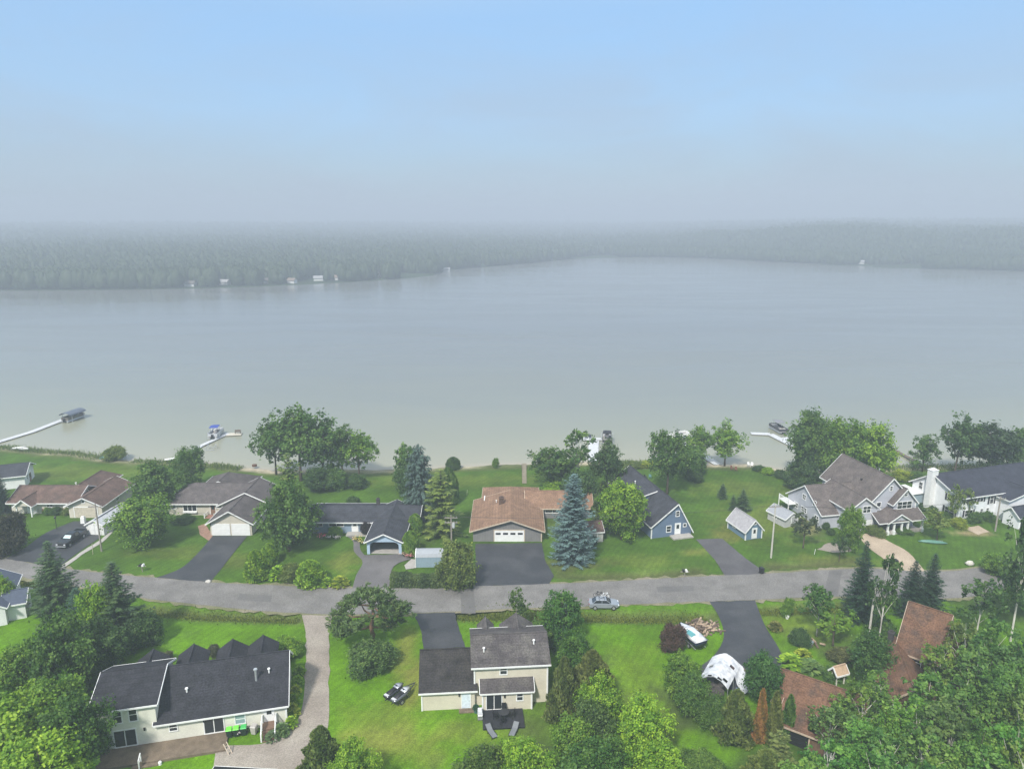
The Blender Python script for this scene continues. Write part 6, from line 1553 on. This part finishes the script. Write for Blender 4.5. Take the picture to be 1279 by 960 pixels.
# flowers in the beds of the blue ranch
def flowers(px, by, w, col, label):
    r = empty('flower_clump', P(px,by), random.uniform(0,6), label, 'flowers', 'flower clumps in the garden beds'); r.scale = (w,w,w*.8)
    c = link_mesh('foliage', POOL['hosta'][0][0], r); c.color = (.05,.11,.025,1)
    rng = np.random.default_rng(px); n = 46; cc = np.column_stack([rng.normal(0,.55,n), rng.normal(0,.55,n), .72+.3*rng.random(n)]); a = unit(rng.normal(0,1,(n,3))); b = unit(np.cross(a, np.array((0,0,1.)))); V, F = quads(cc, a*np.array((1,1,.3)), b, np.full(n,.16), np.full(n,.14))
    f = link_mesh('blossoms', raw_mesh('blossoms', V, F, LEAF, rng.random(n)), r); f.color = (*col,1)
for a in [(403,672,.9,(.55,.12,.14),'pink flower clump at the left front of the blue ranch house'),(411,673,.8,(.5,.5,.42),'cream flower clump below the windows of the blue ranch house'),(421,673,.7,(.55,.5,.5),'white flower clump left of the blue ranch doorstep'),
          (446,675,.9,(.6,.5,.12),'yellow flower clump beside the curved path'),(452,679,.7,(.55,.5,.2),'second yellow flower clump farther down the curved path'),(506,694,.9,(.6,.42,.3),'peach flower clump right of the carport mouth'),(512,696,.8,(.55,.2,.2),'reddish flower clump next to the metal shed slab'),(300,914,.8,(.7,.6,.62),'pale pink flower clump beside the beige bin'),(358,725,.9,(.35,.2,.4),'purple flower clump in the roadside bed between the cone bushes')]: flowers(*a)
# hedge
hg = empty('hedge', P(540,731), math.atan2(P(592,733).y-P(487,732).y, P(592,733).x-P(487,732).x), 'long clipped hedge along the road in front of the small metal shed', 'hedge', )
rng = np.random.default_rng(77); Lh = (P(590,733)-P(487,732)).length; n = 11000
u = rng.uniform(-.5,.5,n)*Lh; f = rng.random(n); s_ = np.where(f < .5, 1, 0)
hh = 1.75*(1+.10*np.sin(u*.9)+.06*np.sin(u*2.7)); zz_ = np.where(s_ == 1, hh*(.97+.05*rng.random(n)), hh*rng.random(n)); yy = np.where(s_ == 1, rng.uniform(-.85,.85,n), np.where(rng.random(n) < .6, -1, 1)*(.85+.12*rng.normal(0,1,n)+.08*np.sin(u*3)))
C = np.column_stack([u, yy, zz_]); out = np.column_stack([u*0, np.where(s_==1,0,np.sign(yy)), s_*1.0]); V, F = leaf_cloud(rng, C, out, .26); o = link_mesh('foliage', raw_mesh('hedge_foliage', V, F, LEAF, np.clip(.5+.25*np.sin(u*1.7)+rng.normal(0,.2,n),0,1)), hg); o.color = (.065,.105,.03,1)
m = MB(); [m.tube([(x,0,0),(x,0,1.3)], .04, 5) for x in np.linspace(-.48,.48,14)*Lh]; m.build('stems', BARK, hg)
# ------------------------------------------------------------------ docks and boats
DOCKM = mat('pale_dock', (.52,.53,.54), .7, var=.1, scale=1.2, lines=(0, 3, .15)); DOCKW = mat('dark_dock_wood', (.13,.10,.075), .85, var=.2, scale=1)
WZ = LAKE_Z
def dock(pts, w, m, label, z=.25, legs=True):
    """a dock along a chain of points seen on the water"""
    q = [P(a,b,WZ+z) for a,b in pts]; c = q[0].copy(); c.z = WZ
    r = empty('dock', c, 0, label, 'dock', 'docks along the shore')
    for i in range(len(q)-1):
        a = q[i]-c; b = q[i+1]-c; d = (b-a).normalized(); n = max(1, int((b-a).length/2.6))
        for k in range(n):
            s = a.lerp(b, k/n)+d*.02; e = a.lerp(b, (k+1)/n)-d*.02; s.z = z+.004*i; e.z = z+.004*i
            t = MB(); t.bar(s, e, w, .12); t.build('deck_panel', m, r)
            if legs:
                side = Vector((-d.y,d.x,0))*w*.46
                for sg in (-1,1): t = MB(); o = s+side*sg; t.tube([(o.x,o.y,-1.2),(o.x,o.y,z+.35)], .045, 6); t.build('pile', STEEL, r)
    return r
def pontoon_boat(loc, rz, label, canopy, body, L=6.6, W=2.4, lift=.35):
    r = empty('pontoon_boat', loc, rz, label, 'boat', 'pontoon boats at the docks')
    for y in (-.85,.85):
        m = MB(); m.tube([(-L/2,y,lift),(L/2-.6,y,lift),(L/2,y,lift+.15)], [.3,.3,.1], 10); m.build('float', mat('aluminium',(.55,.56,.57),.35,.7,var=.05), r)
    m = MB(); m.box(-L/2,L/2-.2,-W/2,W/2,lift+.31,lift+.42); m.build('deck', mat('boat_deck',(.36,.34,.32),.8), r)
    m = MB()
    for a,b in (((-L/2+.1,-W/2+.04),(L/2-.3,-W/2+.04)),((-L/2+.1,W/2-.04),(L/2-.3,W/2-.04)),((L/2-.3,-W/2+.04),(L/2-.3,W/2-.04)),((-L/2+.1,-W/2+.04),(-L/2+.1,W/2-.04))): m.bar((*a,lift+.78),(*b,lift+.78),.05,.68)
    m.build('fence', body, r)
    sm_ = mat('boat_seat',(.48,.47,.45),.6,var=.1)
    for x0,x1,y0,y1 in ((-L/2+.2,-L/2+1.0,-1.0,1.0),(1.2,L/2-.5,.45,1.05),(1.2,L/2-.5,-1.05,-.45)):
        m = MB(); m.box(x0,x1,y0,y1,lift+.43,lift+.85); m.build('seat', sm_, r)
    m = MB(); m.box(-.2,.4,-1.0,-.4,lift+.43,lift+1.25); m.build('console', mat('boat_console',(.1,.1,.11),.5), r)
    m = MB(); m.cbox((-L/2-.25,0,lift+.5),(.45,.45,.9)); m.build('outboard_motor', BLACK, r)
    if canopy:
        m = MB(); n = 5; rows = [[(-1.9+3.0*i/n, y, lift+2.45+.16*math.sin(math.pi*i/n)-.1*abs(y)) for y in (-1.1,-.5,.5,1.1)] for i in range(n+1)]; V = [p for a in rows for p in a]
        m.add(V, [(i*4+j,i*4+j+1,(i+1)*4+j+1,(i+1)*4+j) for i in range(n) for j in range(3)]); o = m.build('canopy', canopy, r); o.modifiers.new('thickness','SOLIDIFY').thickness = .05
        for y in (-1.1,1.1):
            m = MB()
            for x in (-1.9,-.4,1.1): m.bar((-.4,y,lift+.8),(x,y,lift+2.4),.04,.04)
            m.build('canopy_frame', STEEL, r)
    return r
def boat_lift(loc, rz, label, roof=None, L=6.5, W=3.2, H_=2.6):
    r = empty('boat_lift', loc, rz, label, 'boat lift', 'boat lifts by the docks')
    for x in (-L/2*.7, L/2*.7):
        for y in (-W/2, W/2): m = MB(); m.box(x-.06,x+.06,y-.06,y+.06,-1.3,H_); m.build('post', STEEL, r)
        m = MB(); m.bar((x,-W/2,.15),(x,W/2,.15),.1,.12); m.build('cradle_beam', STEEL, r)
    m = MB(); [m.bar((-L/2*.7,y,H_-.05),(L/2*.7,y,H_-.05),.08,.08) for y in (-W/2,W/2)]; m.build('top_rail', STEEL, r)
    if roof:
        m = MB(); prof = [(-W/2-.2,H_-.25),(-W/2,H_+.1),(-W/4,H_+.42),(0,H_+.5),(W/4,H_+.42),(W/2,H_+.1),(W/2+.2,H_-.25)]; inn = [(a*.97,b-.06) for a,b in prof]; m.prism(prof+inn[::-1], 'x', -L/2, L/2); m.build('canopy', roof, r)
def ang(a, b): d = P(*b)-P(*a); return math.atan2(d.y,d.x)
d1 = dock([(-30,560),(40,539),(80,523.5)], 1.9, DOCKM, 'long pale dock at the far left edge reaching out to the covered lift')
pc = P(92,524,WZ); boat_lift(pc, ang((78,531),(106,521)), 'boat lift with a dark grey canopy at the end of the long left dock', mat('slate_canvas',(.10,.12,.16),.7,var=.08), 6.2, 3.2, 2.3)
pontoon_boat(pc, ang((78,531),(106,521)), 'boat sheltered under the dark grey canopy at the end of the long left dock', None, mat('dark_boat_fence',(.12,.11,.10),.4))
dock([(222,577),(250,557),(285,541)], 1.3, DOCKM, 'pale dock with the blue-topped pontoon boat, lower left of the lake')
dock([(283,542.5),(302,541.5)], 2.4, mat('tan_dock',(.50,.46,.38),.8,var=.1), 'square tan end platform of the dock with the blue-topped boat')
bl = P(270,545,WZ); an_ = ang((262,552),(278,535))
pontoon_boat(bl, an_, 'pontoon boat with a bright blue bimini at the left dock', mat('blue_canvas',(.04,.07,.30),.7,var=.08), mat('silver_fence',(.55,.57,.6),.35,.3), lift=.6); boat_lift(bl, an_, 'open lift frame under the pontoon boat with the blue bimini', None, 6, 3.0, 1.6)
bq = empty('dock_bench', P(297,541,WZ+.38), 0, 'slatted bench on the tan end platform of the left dock', 'bench')
m = MB(); m.box(-.8,.8,-.2,.2,.4,.46); m.build('seat', DOCKW, bq); m = MB(); m.box(-.8,.8,.2,.26,.5,.95); m.build('backrest', DOCKW, bq); [(lambda m_: m_.build('leg', DOCKW, bq))(MB().box(x-.05,x+.05,-.18,.22,0,.4)) for x in (-.7,.7)]
boat_lift(P(264,561,WZ), an_, 'small bare lift frame beside the shore half of the left dock', None, 3.2, 1.8, 1.0)
# hidden boat behind the birch
dock([(742,577),(741,560),(742,550)], 2.6, DOCKM, 'white dock hidden behind the birch, leading to the black-canopied boat')
dock([(728,548),(752,548)], 2.0, DOCKM, 'white cross platform at the end of the dock behind the birch')
bb = P(758,552,WZ); boat_lift(bb, ang((758,560),(758,540)), 'boat lift holding the black-canopied boat behind the birch', None, 6, 3.0, 2.0); pontoon_boat(bb, ang((758,560),(758,540)), 'boat with a black canopy behind the shore birch', mat('black_canvas',(.02,.02,.025),.7), mat('black_fence',(.03,.03,.035),.4), lift=.5)
for i,(x,l) in enumerate(((732,'left'),(737,'right'))): patio_chair(P(x,547.5,WZ+.32), 0, 'small dark chair on the white platform behind the birch, %s one' % l, mat('navy_plastic',(.03,.04,.07),.5), 'chairs on the hidden dock platform', 'dock_chair')
# white dock right of the shade tree
dock([(897,580),(876,567),(858,556),(850,552)], 1.9, DOCKM, 'white dock running out diagonally behind the dark shade tree')
pontoon_boat(P(848,547,WZ), ang((840,549),(856,546)), 'white boat at the end of the diagonal dock behind the shade tree', None, WHITE)
# right dock
dock([(1000,560),(985,553.5),(962,542),(938,541)], 1.9, DOCKM, 'white L-shaped dock left of the big trees at the right'); dock([(975,548),(992,546)], 1.5, DOCKM, 'short white finger branching from the L-shaped dock')
pontoon_boat(P(972,538.5,WZ), ang((962,533),(981,544)), 'dark pontoon boat with a folded bimini beside the L-shaped dock', mat('grey_canvas',(.2,.2,.22),.7), mat('charcoal_fence',(.05,.05,.06),.4), lift=.4)
dock([(1170,592),(1140,574),(1112,559)], 1.0, DOCKW, 'narrow dark wooden dock behind the grey gabled house', .35)
# board walk to the lake
pa = P(655,604); pb = P(655,579); wk = empty('boardwalk', (pa.x,pa.y,0), 0, 'long weathered boardwalk crossing the lawn down to the lake', 'boardwalk')
n = 34
m = MB()
for i in range(n):
    a = pa.lerp(pb, i/n); m.box(a.x-pa.x-.48, a.x-pa.x+.48, a.y-pa.y, a.y-pa.y+(pb.y-pa.y)/n*.92, .08, .15)
m.build('planks', mat('tan_planks',(.21,.18,.125),.85,var=.2,scale=2), wk); m = MB(); [m.box(x-.05,x+.05,0,(pb.y-pa.y),-.5,.075) for x in (-.4,.4)]; m.build('beams', DOCKW, wk)
# small craft on the banks
def rowboat(px, py, rz, label, hm, L=3.2, W=.75, name='rowing_boat'):
    r = empty(name, P(px,py), rz, label, 'boat', 'small boats drawn up on the bank')
    def hr(x, w, z0, z1): return [(x,-w*.3,z0),(x,w*.3,z0),(x,w,z1),(x,w*.8,z1+.02),(x,w*.5,z0+.12),(x,-w*.5,z0+.12),(x,-w*.8,z1+.02),(x,-w,z1)]
    m = MB(); m.loft([hr(-L/2,W*.7,.08,.5),hr(-L*.2,W,.04,.5),hr(L*.2,W*.9,.05,.55),hr(L/2,.06,.3,.65)]); m.build('hull', hm, r, False)
    for x in (-L*.25,L*.1): m = MB(); m.box(x-.12,x+.12,-W*.8,W*.8,.40,.44); m.build('bench', WHITE, r)
rowboat(137,573,.15,'small turquoise and white boat drawn up beside the round olive shrub',mat('turquoise_hull',(.08,.30,.40),.4,var=.3,scale=1.5),4.2,1.0)
rowboat(24,561,.3,'pale rowing boat on the reedy bank below the long left dock',mat('pale_hull',(.55,.55,.52),.5)); rowboat(30,562,-.2,'white small boat lying right of the pale rowing boat on the reedy bank',WHITE,2.6,.6)
rowboat(216,575,.4,'white rowing boat at the foot of the dock with the blue-topped boat',WHITE,3.6,.7)
# seats near the right shore
ADR = mat('red_brown_paint',(.17,.075,.05),.6)
for i,(px,py,a,c,l) in enumerate(((914,587,.4,ADR,'red-brown garden chair on the right shore lawn, left one'),(919,588,-.2,ADR,'red-brown garden chair on the right shore lawn, right one'),(935,582,.2,WHITE,'white garden chair on the sandy right shore, left one'),(939,582.5,-.3,WHITE,'white garden chair on the sandy right shore, right one'))): patio_chair(P(px,py), a, l, c, 'garden chairs near the right shore', 'garden_chair')
# patio behind the blue cottage
for i,(px,py,c,l) in enumerate(((794,597,BLACK,'dark chair on the patio behind the blue cottage, left'),(800,596.5,WHITE,'white chair on the patio behind the blue cottage'),(806,597,BLACK,'dark chair in the middle of the patio behind the blue cottage'),(812,597,mat('teal_plastic',(.15,.32,.34),.5),'teal chair at the right of the patio behind the blue cottage'))): patio_chair(P(px,py), i*.9, l, c, 'chairs behind the blue cottage', 'garden_chair')
m = MB(); m.tube([(0,0,0),(0,0,.35)], .55, 12); m.tube([(0,0,.35),(0,0,.42)], [.6,.5], 12); o = m.build('fire_pit', mat('rust_steel',(.10,.05,.03),.8,var=.3)); o.location = P(318,582); tag(o, 'dark round fire pit on the sandy bank behind the grey-roofed house', 'fire pit')
# house number plaque-like sign stones are unreadable in the photo and left out
for o in SC.objects:
    if o.type == 'MESH' and o.name.startswith(('wall','roof')) and False: pass
